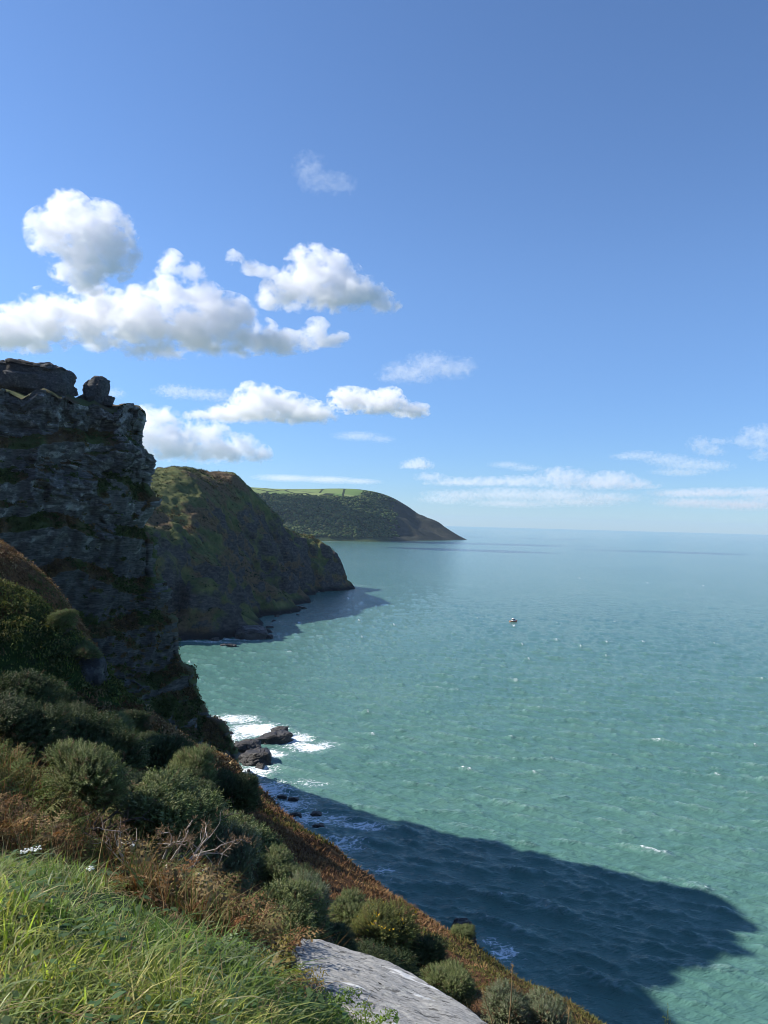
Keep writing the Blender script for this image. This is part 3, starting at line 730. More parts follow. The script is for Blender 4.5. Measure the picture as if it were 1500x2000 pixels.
# longer arching blades
lt = tc[(rng.random(len(tc)) < .06) & (gp[:, 0] < 520)]; idx = np.repeat(np.arange(len(lt)), 7)
xy = lt[idx] + rng.normal(0, .05, (len(idx), 2))
acc.add(*blades(ground(xy), rng.uniform(.16, .32, len(idx)), rng.uniform(.008, .016, len(idx)), rng.uniform(-np.pi, np.pi, len(idx)), rng.uniform(.5, 1.5, len(idx)),
                pal([(.13, .19, .07), (.18, .24, .11), (.24, .28, .16)], len(idx)), 6, 1.1))
# broad-leaved weeds among the blades
wc = tc[(rng.random(len(tc)) < .11)]; idx = np.repeat(np.arange(len(wc)), 16); n_ = len(idx)
wxy = wc[idx] + rng.normal(0, .06, (n_, 2)); base = ground(wxy) + np.c_[np.zeros((n_, 2)), rng.uniform(.03, .15, n_) * (1 - .5 * (gp[0, 0] > 1e9))]
a_ = rng.uniform(0, 6.28, n_); ln_ = rng.uniform(.025, .06, n_); d_ = np.stack([np.sin(a_), np.cos(a_), rng.uniform(-.3, .5, n_)], 1); s_ = np.stack([np.cos(a_), -np.sin(a_), 0 * a_], 1)
Vw = np.stack([base, base + d_ * (ln_ * .5)[:, None] + s_ * (ln_ * .3)[:, None], base + d_ * ln_[:, None] - np.array([0, 0, .006]), base + d_ * (ln_ * .5)[:, None] - s_ * (ln_ * .3)[:, None]], 1).reshape(-1, 3)
acc.add(Vw, np.arange(len(Vw)).reshape(-1, 4), np.zeros((0, 3), int), np.repeat(pal([(.10, .17, .06), (.14, .21, .08), (.08, .14, .05)], len(wc))[idx], 4, 0))
# matted dry stems
ds = tc[rng.random(len(tc)) < .25]; idx = np.repeat(np.arange(len(ds)), 4); dxy = ds[idx] + rng.normal(0, .08, (len(idx), 2))
acc.add(*blades(ground(dxy), rng.uniform(.12, .3, len(idx)), rng.uniform(.003, .006, len(idx)), rng.uniform(-np.pi, np.pi, len(idx)), rng.uniform(.3, 1.8, len(idx)), pal([(.38, .31, .17), (.30, .24, .13), (.22, .14, .07)], len(idx)), 4, 1.0))
tag(acc.build("grass", GRASS), "long sunlit green grass in the foreground", "grass", kind='stuff')

# ---- bracken
def fronds(root, L, az, pitch, col, npin=11):
    """bracken fronds: arching stalk with paired toothed side leaves"""
    n = len(root); dirh = np.stack([np.sin(az), np.cos(az), 0 * az], 1); side = np.stack([np.cos(az), -np.sin(az), 0 * az], 1)
    upv = np.array([0, 0, 1.0])
    def pt(t): return root + dirh * (L * (t * np.cos(pitch) + .15 * t * t))[:, None] + upv * (L * (t * np.sin(pitch) - .35 * t ** 2.4))[:, None]
    Vs, Qs, Ts, Cs = [], [], [], []; off = 0
    for k in range(6):
        a, b = pt(k / 6), pt((k + 1) / 6)
        w = .006 * (1 - k / 7); q = np.stack([a - side * w, a + side * w, b + side * w, b - side * w], 1).reshape(-1, 3)
        Vs.append(q); Qs.append(off + np.arange(4 * n).reshape(-1, 4)); Cs.append(np.repeat(col * .8, 4, 0)); off += 4 * n
    for k in range(npin):
        t = .28 + .72 * k / npin
        c = pt(t); fwd = pt(min(1, t + .03)) - c; fwd /= np.linalg.norm(fwd, axis=1, keepdims=True)
        ln = L * .34 * (1 - (k / npin)) ** .8 * np.where(k == 0, .8, 1) + .015
        for s in (-1, 1):
            d = side * s + fwd * .45 + upv * rng.uniform(-.45, .15, (n, 1)); d /= np.linalg.norm(d, axis=1, keepdims=True)
            nsub = 4
            for j in range(nsub):
                u0, u1 = j / nsub, (j + 1) / nsub
                wv = fwd * (ln * .095 * (1 - u0))[:, None]
                p0 = c + d * (ln * u0)[:, None]; p1 = c + d * (ln * u1)[:, None] + upv * (-.12 * ln * u1 ** 2)[:, None]
                q = np.stack([p0, (p0 + p1) / 2 - wv + rng.normal(0, .006, (n, 3)), p1, (p0 + p1) / 2 + wv + rng.normal(0, .006, (n, 3))], 1).reshape(-1, 3)
                Vs.append(q); Qs.append(off + np.arange(4 * n).reshape(-1, 4)); Cs.append(np.repeat(col * rng.uniform(.75, 1.25, (n, 1)), 4, 0)); off += 4 * n
    return np.concatenate(Vs), np.concatenate(Qs), np.zeros((0, 3), int), np.concatenate(Cs)
acc = Acc()
bc = region(16000, 3.2, 14.0, -1.25, .45, .9)
G = ground(bc); pp, zz = proj(G)
ok = (pp[:, 1] < np.interp(pp[:, 0], bx_, by_) + 14) & (pp[:, 1] > np.interp(pp[:, 0], ux_, uy_) - 10) & (zz > 1) & (pp[:, 0] < 610) & ~near_slab(bc)
bc = bc[ok]; 
bc = bc[:1500]
kc = fbm(np.c_[bc / 1.3, 0 * bc[:, :1]], 2, 55)
colb = pal([(.16, .085, .038), (.22, .135, .065), (.11, .065, .033), (.30, .21, .11), (.15, .11, .05), (.13, .12, .045)], len(bc))
gm = (kc > .22); colb[gm] = pal([(.09, .12, .03), (.13, .15, .05)], gm.sum())
acc.add(*fronds(ground(bc), rng.uniform(.28, .6, len(bc)), rng.uniform(-np.pi, np.pi, len(bc)), rng.uniform(.7, 1.35, len(bc)), colb))
xs_ = np.repeat(bc, 9, 0) + rng.normal(0, .14, (len(bc) * 9, 2))
acc.add(*blades(ground(xs_), rng.uniform(.15, .5, len(xs_)), rng.uniform(.005, .010, len(xs_)), rng.uniform(-np.pi, np.pi, len(xs_)), rng.uniform(.1, .8, len(xs_)),
                pal([(.24, .14, .06), (.16, .08, .03), (.12, .15, .045), (.30, .22, .11), (.09, .12, .03)], len(xs_)), 3, .6))
tag(acc.build("bracken", BRACK), "rust-brown dying bracken between the grass and the gorse bushes", "bracken", kind='stuff')

# ---- heath and rough grass clothing the hillside
acc = Acc()
hc = region(95000, 5.5, 190, -.72, .55, .85)
zc = near_tps(hc[:, 0], hc[:, 1]); nn = near_nrm(hc[:, 0], hc[:, 1])
G = np.c_[hc, zc]; pp, zz = proj(G)
ok = (pp[:, 0] > -250) & (pp[:, 0] < 1600) & (pp[:, 1] < np.interp(pp[:, 0], ux_, uy_) + 10) & (nn[:, 2] > .3) & (zc > 15) & ~near_slab(hc, .12)
hc = hc[ok]; 
r = np.hypot(hc[:, 0], hc[:, 1])
gl = np.exp(-(((hc[:, 0] + 24) / 13) ** 2 + ((hc[:, 1] - 48) / 17) ** 2)) * 1.3 + .5 * fbm(np.c_[hc / 7, 0 * r], 3, 71)
green = gl > .42
path = (np.abs(hc[:, 1] - 62) < 5) & (hc[:, 0] < -19)
sz = np.clip(.0105 * r, .10, .7) * rng.uniform(.6, 1.3, len(hc)) * np.where((r > 40) & (hc[:, 0] < -14), .62, 1)
nb = 7
idx = np.repeat(np.arange(len(hc)), nb)
hue = fbm(np.c_[hc / 4, 0 * r], 3, 73)
colh = np.where((hue > .12)[:, None], pal([(.11, .10, .03), (.14, .11, .04), (.08, .085, .03)], len(hc)), pal([(.19, .108, .052), (.24, .145, .07), (.15, .082, .04), (.12, .07, .042)], len(hc)))
colh[green] = pal([(.045, .085, .02), (.06, .10, .03), (.035, .06, .018), (.08, .07, .03)], green.sum())
colh[path] = pal([(.20, .25, .06), (.26, .28, .09)], path.sum())
rootxy = hc[idx] + rng.normal(0, 1, (len(idx), 2)) * (sz[idx] * .42)[:, None]
hh = sz[idx] * rng.uniform(.4, 1.0, len(idx)) * np.where(green[idx], 1.0, .75)
acc.add(*blades(ground(rootxy, -.04), hh, sz[idx] * rng.uniform(.10, .22, len(idx)), rng.uniform(-np.pi, np.pi, len(idx)), rng.uniform(.2, 1.0, len(idx)), colh[idx] * rng.uniform(.75, 1.25, (len(idx), 1)), 2, .7))
tag(acc.build("heath", HEATH), "brown heath and rough grass clothing the steep hillside", "heath", kind='stuff')

# ---- gorse
def tube(pts, rad, k=5):
    pts = np.array(pts, float); n = len(pts); rad = np.broadcast_to(rad, n)
    d = np.gradient(pts, axis=0); d /= np.linalg.norm(d, axis=1, keepdims=True) + 1e-9
    a = np.cross(d, np.array([.3, .2, .93])); a /= np.linalg.norm(a, axis=1, keepdims=True) + 1e-9; b = np.cross(d, a)
    t = np.arange(k) * 2 * np.pi / k
    V = pts[:, None] + (a[:, None] * np.cos(t)[None, :, None] + b[:, None] * np.sin(t)[None, :, None]) * rad[:, None, None]
    i = np.arange(n - 1)[:, None] * k; j = np.arange(k)[None]
    Q = np.stack([i + j, i + (j + 1) % k, i + k + (j + 1) % k, i + k + j], -1).reshape(-1, 4)
    return V.reshape(-1, 3), Q
def branch(acc, p, d, L, r, depth, g, col, tips=None, wig=.25):
    pts = [p]; n = 5
    for k in range(n):
        d = d + g.normal(0, wig, 3); d = d / np.linalg.norm(d); pts.append(pts[-1] + d * L / n)
    V, Q = tube(pts, np.linspace(r, r * .45, n + 1))
    acc.add(V, Q, np.zeros((0, 3), int), np.tile(np.array(col) * g.uniform(.85, 1.15), (len(V), 1)))
    if tips is not None and depth <= 1: tips += pts[2:]
    if depth > 0:
        for k in range(g.integers(2, 4)):
            i = g.integers(2, n + 1); dd = d + g.normal(0, .75, 3); dd[2] += .15
            branch(acc, pts[i], dd / np.linalg.norm(dd), L * g.uniform(.5, .75), r * .55, depth - 1, g, col, tips, wig)
def sprigs(c, axis, L, col, nsp=12):
    """prickly shoots: spikes set round a short axis"""
    n = len(c); Vs = []
    ref = np.cross(axis, rng.normal(size=(n, 3))); ref /= np.linalg.norm(ref, axis=1, keepdims=True); b = np.cross(axis, ref)
    for k in range(nsp):
        t = (k + .5) / nsp; a = k * 2.4
        o = ref * math.cos(a) + b * math.sin(a)
        s = c + axis * (L * t)[:, None]
        ln = (L * (.42 - .22 * t) * rng.uniform(.7, 1.2, n))[:, None]
        tipv = s + (o * .8 + axis * .75) * ln
        tang = np.cross(axis, o); w = (L * .045)[:, None]
        Vs.append(np.stack([s - tang * w, s + tang * w, tipv], 1))
    V = np.stack(Vs, 1).reshape(-1, 3)
    T = np.arange(len(V)).reshape(-1, 3)
    return V, np.zeros((0, 4), int), T, np.repeat(col, nsp * 3, 0)
def gorse_kind(seed, lobes, nsh, cols, brown=.06, flower=0.0, sl=.095):
    """unit bush about 1 wide, standing on z=0; returns foliage and stem meshes (unlinked data)"""
    g = np.random.default_rng(seed); fa, sa = Acc(), Acc()
    w = np.array([l[1][0] * l[1][2] for l in lobes]); w = w / w.sum()
    li = g.choice(len(lobes), nsh, p=w)
    nsh = int(nsh * 2.3); li = g.choice(len(lobes), nsh, p=w); u = g.normal(size=(nsh, 3)); u[:, 2] = np.where(u[:, 2] < -.35, -u[:, 2], u[:, 2]); u /= np.linalg.norm(u, axis=1, keepdims=True)
    C = np.array([l[0] for l in lobes], float)[li]; Rr = np.array([l[1] for l in lobes], float)[li]
    rad = np.where(g.random(nsh) < .78, g.uniform(.86, 1.0, nsh), g.uniform(.45, .9, nsh))
    rough = 1 + .30 * fbm(u * 2.6 + seed, 3, seed) + np.where(g.random(nsh) < .10, g.uniform(.05, .3, nsh), 0)
    pos = C + u * Rr * (rad * rough)[:, None]
    ax = u * np.array([1, 1, .9]) + np.array([0, 0, .55]) + g.normal(0, .28, (nsh, 3)); ax /= np.linalg.norm(ax, axis=1, keepdims=True)
    col = pal(cols, nsh, .3)
    nb = fbm(pos * 5 + seed, 2, seed + 3) > .55 - brown * 3
    lowm = (g.random(nsh) < brown) | (nb & (pos[:, 2] < .5) & (g.random(nsh) < .8))
    col[lowm] = pal([(.13, .075, .04), (.18, .11, .06)], lowm.sum())
    L = g.uniform(.7, 1.35, nsh) * sl
    ok = pos[:, 2] > .02
    fa.add(*sprigs(pos[ok], ax[ok], L[ok], col[ok]))
    if flower:
        fm = (g.random(nsh) < flower) & (u[:, 2] > .3) & (fbm(pos * 3, 2, 9) > 0)
        k = fm.sum() * 4
        cc = np.repeat(pos[fm] + ax[fm] * L[fm, None], 4, 0) + g.normal(0, .02, (k, 3))
        q = np.stack([cc + g.normal(0, .014, (k, 3)) for _ in range(3)], 1).reshape(-1, 3)
        fa.add(q, np.zeros((0, 4), int), np.arange(len(q)).reshape(-1, 3), np.tile((.62, .42, .02), (len(q), 1)))
    for k in range(7):
        a = g.uniform(0, 2 * np.pi)
        branch(sa, np.array([math.cos(a) * .05, math.sin(a) * .05, -.06]), np.array([math.cos(a) * .55, math.sin(a) * .55, .8]), .42, .017, 2, g, (.11, .085, .06))
    fo = fa.build("foliage", GORSE); stt = sa.build("stem", BARK)
    return fo, stt
mb = Mt("bark"); BARK = mb.fin(mb.mix(mb.noise(mb.node('ShaderNodeTexCoord').outputs['Object'], 30, 4), mb.mix(1.0, mb.attr('tint', 'Color'), (.6, .6, .6), 'MULTIPLY'), mb.attr('tint', 'Color')), .9)
OLIVE = [(.12, .15, .046), (.155, .18, .066), (.085, .11, .038), (.195, .21, .09)]
GREY = [(.17, .19, .10), (.21, .225, .135), (.12, .14, .072)]
DARK = [(.055, .075, .026), (.075, .095, .036), (.04, .058, .02)]
YEL = [(.13, .14, .036), (.10, .11, .035), (.17, .17, .045)]
def lob(g, n, flat=1.0, spread=.26):
    L = [((0, 0, .36 * flat), (.36, .34, .34 * flat))]
    for k in range(n):
        a = g.uniform(0, 2 * np.pi); r = g.uniform(.45, 1.1) * spread; s = g.uniform(.09, .19)
        L.append(((math.cos(a) * r, math.sin(a) * r, g.uniform(.2, .75) * flat), (s, s, s * g.uniform(.8, 1.2))))
    return L
KIND = {}
for nme, seed, nl, fl, n, cols, br, fwr in [('round', 1, 20, .95, 2300, OLIVE, .04, 0), ('spiky', 2, 22, 1.15, 2100, OLIVE, .05, 0), ('grey', 3, 20, .85, 2300, GREY, .07, 0),
                                            ('dark', 4, 18, .9, 2000, DARK, .03, 0), ('flower', 5, 20, 1.0, 2000, YEL, .05, .03), ('low', 6, 16, .6, 1700, OLIVE, .08, 0)]:
    KIND[nme] = gorse_kind(seed, lob(np.random.default_rng(seed + 20), nl, fl), n, cols, br, fwr)
used = set()
def bush(kind, px, py, Y, wpx, asp, label, group="gorse bushes on the hillside", dz=-.04):
    p = at(px, py, Y); x, y = p[0], p[1]
    z = float(near_z(np.array([x]), np.array([y]))[0]) + dz
    w = wpx * Y / FPX
    o = empty("gorse_bush", (x, y, z), label, "bush", group, rng.uniform(0, 6.28), (w, w, w * asp))
    o.rotation_euler = (rng.uniform(-.22, .22), rng.uniform(-.22, .22), o.rotation_euler[2]); o.scale = (w * rng.uniform(.85, 1.2), w * rng.uniform(.85, 1.2), w * asp * rng.uniform(.85, 1.1))
    for src in KIND[kind]:
        c = src if kind not in used else src.copy()
        if kind in used: S.collection.objects.link(c)
        c.parent = o
    used.add(kind)
    return o
BUSHES = [
 ('spiky', 155, 1640, 8.6, 175, .95, "spiky-topped gorse bush at the far left above the brown bracken"),
 ('round', 315, 1690, 9.4, 230, .95, "broad sunlit gorse bush directly behind the bare pale branches"),
 ('grey', 430, 1775, 9.6, 150, 1.15, "upright gorse bush with pale twigs, right of the bare branches"),
 ('grey', 588, 1785, 11.5, 150, .85, "grey-green gorse bush just behind the biggest rounded bush by the slab"),
 ('round', 560, 1872, 8.2, 205, .80, "biggest rounded gorse bush left of the grey slab, brown stems below"),
 ('round', 690, 1790, 14.0, 100, .95, "small dull green gorse bush against the brown slope, left of the flowering one"),
 ('flower', 742, 1830, 12.0, 140, .85, "gorse bush dotted with yellow flowers above the slab"),
 ('dark', 650, 1850, 9.2, 130, .9, "dark gorse bush filling the gap behind the slab's upper end"),
 ('dark', 735, 1880, 10.0, 150, .75, "dark gorse bush right behind the middle of the slab's back edge"),
 ('dark', 815, 1885, 12.0, 130, .85, "dark gorse bush between the flowering bush and the bright low one"),
 ('round', 882, 1905, 10.5, 115, .85, "bright green gorse bush on a short trunk, right of the slab"),
 ('low', 615, 1850, 7.2, 70, .9, "little gorse bush peeping over the slab's left corner"),
 ('grey', 985, 1985, 10.0, 105, .95, "gorse bush with a tall dry stalk in front, lower right"),
 ('grey', 1075, 2030, 10.0, 125, .8, "lowest gorse bush at the bottom edge, right of the dry stalk"),
 ('low', 850, 1960, 8.6, 70, .8, "low scrubby gorse tuft at the slab's right-hand edge"),
 ('dark', 505, 1700, 17.0, 140, .95, "dark gorse bush on the brow where the brown slope begins"),
 ('round', 540, 1745, 15.0, 110, .85, "gorse bush in half shade above the grey-green one"),
 ('spiky', 455, 1630, 17.0, 150, .95, "gorse bush with lit tips on the skyline of the thicket, below the cliff's foot"),
 ('low', 165, 1330, 61, 64, .9, "yellow-lit gorse bush on the rim of the path ridge"),
 ('spiky', 120, 1270, 61.5, 56, .9, "bronze-topped bush on the path ridge, left of the yellow-lit one"),
 ('flower', 186, 1345, 62, 26, 1.0, "tiny yellow-green bush beside the pale outcrop on the path ridge"),
 ('low', 258, 1412, 65, 36, .8, "small lit bush on the lower end of the path ridge"),
 ('round', 905, 1840, 24, 50, .8, "small gorse bush close to the seaward edge of the brown slope"),
 ('low', 845, 1805, 30, 44, .8, "tiny far gorse bush on the brown slope's edge"),
]
for b in BUSHES: bush(*b)
g = np.random.default_rng(77); THICK = []
while len(THICK) < 34:
    Y = g.uniform(13, 50); px = g.uniform(20, 470); p = at(px, 1500, Y); z = float(near_z(p[0:1], p[1:2])[0]); q = proj(np.array([[p[0], p[1], z]]))[0][0]
    lo = np.interp(q[0], [0, 120, 250, 400, 500], [1480, 1530, 1570, 1640, 1700]); hi = np.interp(q[0], [0, 150, 270, 360, 440, 520], [1400, 1430, 1470, 1520, 1565, 1640])
    if hi < q[1] < lo: THICK.append((px, q[1], Y, g.uniform(1.3, 2.3) * FPX / Y))
for k, (px, py, Y, w) in enumerate([(385, 1580, 24, 130), (330, 1530, 27, 150), (440, 1560, 30, 80), (255, 1500, 30, 150), (170, 1480, 33, 130), (345, 1500, 36, 110), (290, 1450, 40, 130), (210, 1420, 44, 110),
                                    (310, 1410, 52, 90), (130, 1400, 48, 80), (395, 1640, 15, 150), (470, 1680, 14, 120), (250, 1610, 16, 160), (350, 1600, 18, 130), (30, 1420, 46, 90), (250, 1370, 58, 80), (300, 1440, 50, 80), (590, 1730, 19, 90)] + [(px, py, Y, w) for px, py, Y, w in THICK]):
    bush('dark' if k % 7 else 'spiky', px, py, Y, w, .85, "dark gorse bush in the shaded thicket below the path ridge", "shaded gorse thicket")
# prickly low growth joining the thicket
A = Acc(); q = region(95000, 9.5, 60, -.60, -.02); gq = ground(q); pq = proj(gq)[0]
lo = np.interp(pq[:, 0], [0, 120, 250, 400, 500], [1480, 1530, 1590, 1680, 1740]); hi = np.interp(pq[:, 0], [0, 150, 270, 360, 440, 520], [1290, 1335, 1410, 1480, 1530, 1600])
k_ = (pq[:, 1] > hi) & (pq[:, 1] < lo) & (pq[:, 0] > -40) & (pq[:, 0] < np.interp(pq[:, 1], [1480, 1560, 1640, 1720], [390, 440, 480, 500])); gq = gq[k_]; sc_ = np.clip(np.hypot(gq[:, 0], gq[:, 1]) * .008, .13, .26) * rng.uniform(.7, 1.4, len(gq))
ax = rng.normal(0, .45, gq.shape) + np.array([0, 0, 1.]); ax /= np.linalg.norm(ax, axis=1, keepdims=True)
A.add(*sprigs(gq, ax, sc_, pal([(.055, .085, .028), (.075, .11, .036), (.045, .06, .022), (.085, .08, .035)], len(gq)), 10))
tag(A.build("gully_scrub", GORSE), "dark green low scrub knitting the shaded gully together", "scrub", kind='stuff')
# bare dead branches
g = np.random.default_rng(12); ba, ta = Acc(), Acc(); tips = []
pb = at(300, 1680, 8.2); pb[2] = near_z(np.array([pb[0]]), np.array([pb[1]]))[0]
dead = empty("dead_gorse", pb, "bare pale dead gorse branches with brown tufts in front of the broad bush", "bush")
for d in [(.7, -.2, .55), (.55, -.3, .8), (.25, -.35, .8), (.9, -.1, .35), (-.2, -.3, .7)]:
    branch(ba, np.array([0., -.1, 0]), np.array(d) / np.linalg.norm(d), .66, .018, 3, g, (.50, .43, .35), tips, .2)
ba.build("branch", BARK, dead)
tips = np.array(tips); tips = tips[g.random(len(tips)) < .28]; tips = np.repeat(tips, 6, 0) + g.normal(0, .03, (len(tips) * 6, 3))
ax = g.normal(0, .5, tips.shape) + np.array([.1, 0, .7]); ax /= np.linalg.norm(ax, axis=1, keepdims=True)
ta.add(*sprigs(tips, ax, np.full(len(tips), .06), pal([(.22, .13, .075), (.30, .19, .11), (.17, .10, .06)], len(tips)), 9))
ta.build("dead_foliage", GORSE, dead)

# ---- small plants
def umbel(px, py, Y, heads, label):
    p = at(px, py, Y); zg = float(near_z(p[0:1], p[1:2])[0])
    o = empty("white_flower", (p[0], p[1], zg), label, "flower", "white flower heads in the grass")
    a, f = Acc(), Acc(); g = np.random.default_rng(int(px))
    H = p[2] - zg
    for dx, dz, r in heads:
        top = np.array([dx, 0, H + dz])
        V, Q = tube([(0, 0, 0), (dx * .3, .02, H * .5), (dx * .9, 0, H * .85 + dz)], (.004, .003, .0025), 4); a.add(V, Q, np.zeros((0, 3), int), np.tile((.10, .16, .05), (len(V), 1)))
        for k in range(12):
            t = k * 2.4; rr_ = r * math.sqrt((k + .5) / 12); q = top + np.array([math.cos(t) * rr_, math.sin(t) * rr_, g.uniform(-.004, .006)])
            V, Q = tube([(dx * .9, 0, H * .85 + dz), q - np.array([0, 0, .004])], .0012, 3); a.add(V, Q, np.zeros((0, 3), int), np.tile((.12, .18, .06), (len(V), 1)))
            iv, if_ = ICO[1]; f.add(q + iv * np.array([.008, .008, .005]) * g.uniform(.8, 1.2), np.zeros((0, 4), int), if_, np.tile((.82, .80, .76), (len(iv), 1)))
    a.build("stem", GRASS, o); f.build("flower_head", GORSE, o)
umbel(58, 1662, 4.6, [(-.03, -.004, .03), (.035, .012, .034)], "pair of flat white flower heads at the left edge of the grass")
umbel(175, 1697, 4.6, [(0, 0, .024)], "single white flower head where the grass meets the brown bracken")
umbel(258, 1652, 5.6, [(0, 0, .014)], "smallest white flower head, deepest among the bracken")
# green ferns by the slab
def fern(px, py, Y, n, L, label, cols, seed):
    p = at(px, py, Y); zg = float(near_z(p[0:1], p[1:2])[0]); g = np.random.default_rng(seed)
    o = Acc(); az = np.arange(n) * 2 * np.pi / n + g.uniform(-.3, .3, n)
    o.add(*fronds(np.zeros((n, 3)), g.uniform(.8, 1.2, n) * L, az, g.uniform(.5, 1.1, n), pal(cols, n, .15), 12))
    q = o.build("fern", GRASS); q.location = (p[0], p[1], zg); tag(q, label, "fern", "ferns by the slab")
FG = [(.12, .20, .04), (.16, .24, .05), (.10, .16, .035)]
fern(620, 1965, 3.9, 9, .26, "bright green fern against the slab's lower left edge", FG, 1)
fern(720, 1990, 3.7, 9, .24, "green fern at the bottom edge below the middle of the slab", FG, 2)
fern(520, 1930, 3.9, 10, .34, "yellowing fern at the slab's left end", [(.24, .20, .06), (.18, .17, .05), (.28, .18, .07)], 3)
fern(410, 1925, 3.4, 12, .26, "grey-green leafy clump in the middle of the grass", [(.11, .17, .07), (.14, .19, .09)], 4)
# dry stalk
def stalk(px0, py0, px1, py1, Y, label):
    a = at(px0, py0, Y); b = at(px1, py1, Y); zg = float(near_z(a[0:1], a[1:2])[0]); a = np.array([a[0], a[1], min(zg, a[2])])
    A = Acc(); V, Q = tube([a - a, (b - a) * .5 + np.array([.01, 0, 0]), b - a], (.007, .006, .004), 5); A.add(V, Q, np.zeros((0, 3), int), np.tile((.36, .27, .14), (len(V), 1)))
    o = A.build("dry_stalk", BRACK); o.location = a
    H = Acc(); n = 40; g = np.random.default_rng(5); t = g.uniform(.82, 1.0, n); c = (b - a)[None] * t[:, None]
    axx = g.normal(0, .5, (n, 3)) + np.array([0, 0, 1.]); axx /= np.linalg.norm(axx, axis=1, keepdims=True)
    H.add(*sprigs(c, axx, np.full(n, .035), pal([(.38, .29, .15), (.3, .21, .1)], n), 6)); H.build("seed_head", BRACK, o)
    tag(o, label, "dry stalk", "dry plant stalks")
stalk(992, 1990, 1001, 1885, 8.0, "tall straw-coloured stalk standing before the lower right gorse bush")
stalk(1100, 2010, 1112, 1968, 7.5, "short straw-coloured stalk at the bottom edge, right of the tall one")
stalk(975, 1985, 942, 1937, 7.0, "broken pale stem leaning left below the tall stalk")
p = at(1303, 2040, 4.5); A = Acc(); n = 60; g = np.random.default_rng(8); hgt_ = 62 * 4.5 / FPX
V, Q = tube([(0, 0, -.9), (.02, 0, -.4), (0, 0, hgt_)], (.008, .006, .002), 5); A.add(V, Q, np.zeros((0, 3), int), np.tile((.10, .12, .05), (len(V), 1)))
t = np.sort(g.uniform(-.9, hgt_, n)); c = np.stack([0 * t, 0 * t, t], 1); axx = g.normal(0, .8, (n, 3)) + np.array([0, 0, .7]); axx /= np.linalg.norm(axx, axis=1, keepdims=True)
A.add(*sprigs(c, axx, np.full(n, .06), pal([(.14, .19, .08), (.18, .22, .10)], n), 8)); o = A.build("weed", GRASS); o.location = p
tag(o, "top of a pale green weed poking up at the bottom right against the sea", "plant")

# ---- scrub on crag and headlands, far woodland (masses)
def clumps(P, size, cols, N=None, sub=1, squash=.8, ragged=.35):
    iv, if_ = ICO[sub]; n = len(P); k = len(iv)
    D = 1 + ragged * rng.normal(size=(n, k))
    V = P[:, None] + iv[None] * D[..., None] * (size[:, None, None] * np.array([1, 1, squash]))
    T = (np.arange(n)[:, None, None] * k + if_[None]).reshape(-1, 3)
    C = np.repeat(cols, k, 0) * rng.uniform(.75, 1.25, (n * k, 1))
    return V.reshape(-1, 3), np.zeros((0, 4), int), T, C
def leafball(P, size, cols, nl=22, lf=.24):
    n = len(P); u = rng.normal(size=(n, nl, 3)); u /= np.linalg.norm(u, axis=2, keepdims=True); u[..., 2] = np.abs(u[..., 2]) * 1.1 - .2
    c = P[:, None] + u * (size[:, None, None] * rng.uniform(.55, 1.0, (n, nl, 1)))
    d = rng.normal(0, 1, (n, nl, 3, 3)) * (size[:, None, None, None] * lf)
    V = (c[:, :, None] + d).reshape(-1, 3)
    return V, np.zeros((0, 4), int), np.arange(len(V)).reshape(-1, 3), np.repeat(np.repeat(cols, nl, 0) * rng.uniform(.75, 1.25, (n * nl, 1)), 3, 0)
ah = region(16000, 62, 190, -.62, -.18); zc = near_tps(ah[:, 0], ah[:, 1]); nn = near_nrm(ah[:, 0], ah[:, 1]); ah = ah[(nn[:, 2] > .45) & (zc > 40)]
A = Acc(); sz = rng.uniform(.25, .8, len(ah)); hue = fbm(np.c_[ah / 9, 0 * sz], 3, 97)
cc = np.where((hue > .1)[:, None], pal([(.09, .11, .035), (.13, .13, .05), (.06, .08, .03)], len(ah)), pal([(.19, .11, .055), (.25, .16, .085), (.13, .075, .04), (.30, .22, .12)], len(ah)))
A.add(*leafball(ground(ah, .05), sz, cc, 34, .13))
tag(A.build("apron_scrub", HEATH), "sunlit brown bracken and scrub on the slope below the crag", "scrub", kind='stuff')
w = CRAG_VEG * (CRAG_V[:, 2] > 8) * (CRAG_V[:, 1] < 420) * (CRAG_VEG > .5)
pk = rng.choice(len(w), 17000, p=w / w.sum())
A = Acc(); sz = rng.uniform(.35, 1.2, len(pk)) * (1 - .4 * (CRAG_V[pk, 2] > 115))
hue = fbm(CRAG_V[pk] / 10, 2, 81)
cc = np.where((hue > 0)[:, None], pal([(.12, .08, .04), (.09, .07, .035), (.17, .12, .055)], len(pk)), pal([(.06, .085, .028), (.085, .11, .036), (.045, .06, .022)], len(pk)))
A.add(*leafball(CRAG_V[pk] + CRAG_N[pk] * .1, sz, cc))
tag(A.build("cliff_scrub", HEATH), "dark scrub and grass clinging to the ledges of the crag", "scrub", kind='stuff')
w = np.clip(MIDVEG - .3, 0, 1) * (MIDV[:, 2] > 12) * (MIDV[:, 0] > -420)
pk = rng.choice(len(w), 9000, p=w / w.sum())
sz = rng.uniform(.9, 2.2, len(pk)) * np.where(fbm(MIDV[pk] / 45, 2, 83) > .15, 1.5, .8)
hue = fbm(MIDV[pk] / 40, 2, 85)
cc = np.where((hue > .05)[:, None], pal([(.10, .075, .03), (.12, .10, .04), (.075, .05, .025)], len(pk)), pal([(.035, .05, .018), (.055, .07, .025), (.025, .035, .014)], len(pk)))
A = Acc(); A.add(*leafball(MIDV[pk], sz, cc, 18))
tag(A.build("headland_scrub", HEATH), "bushes and bracken covering the middle headland", "scrub", kind='stuff')
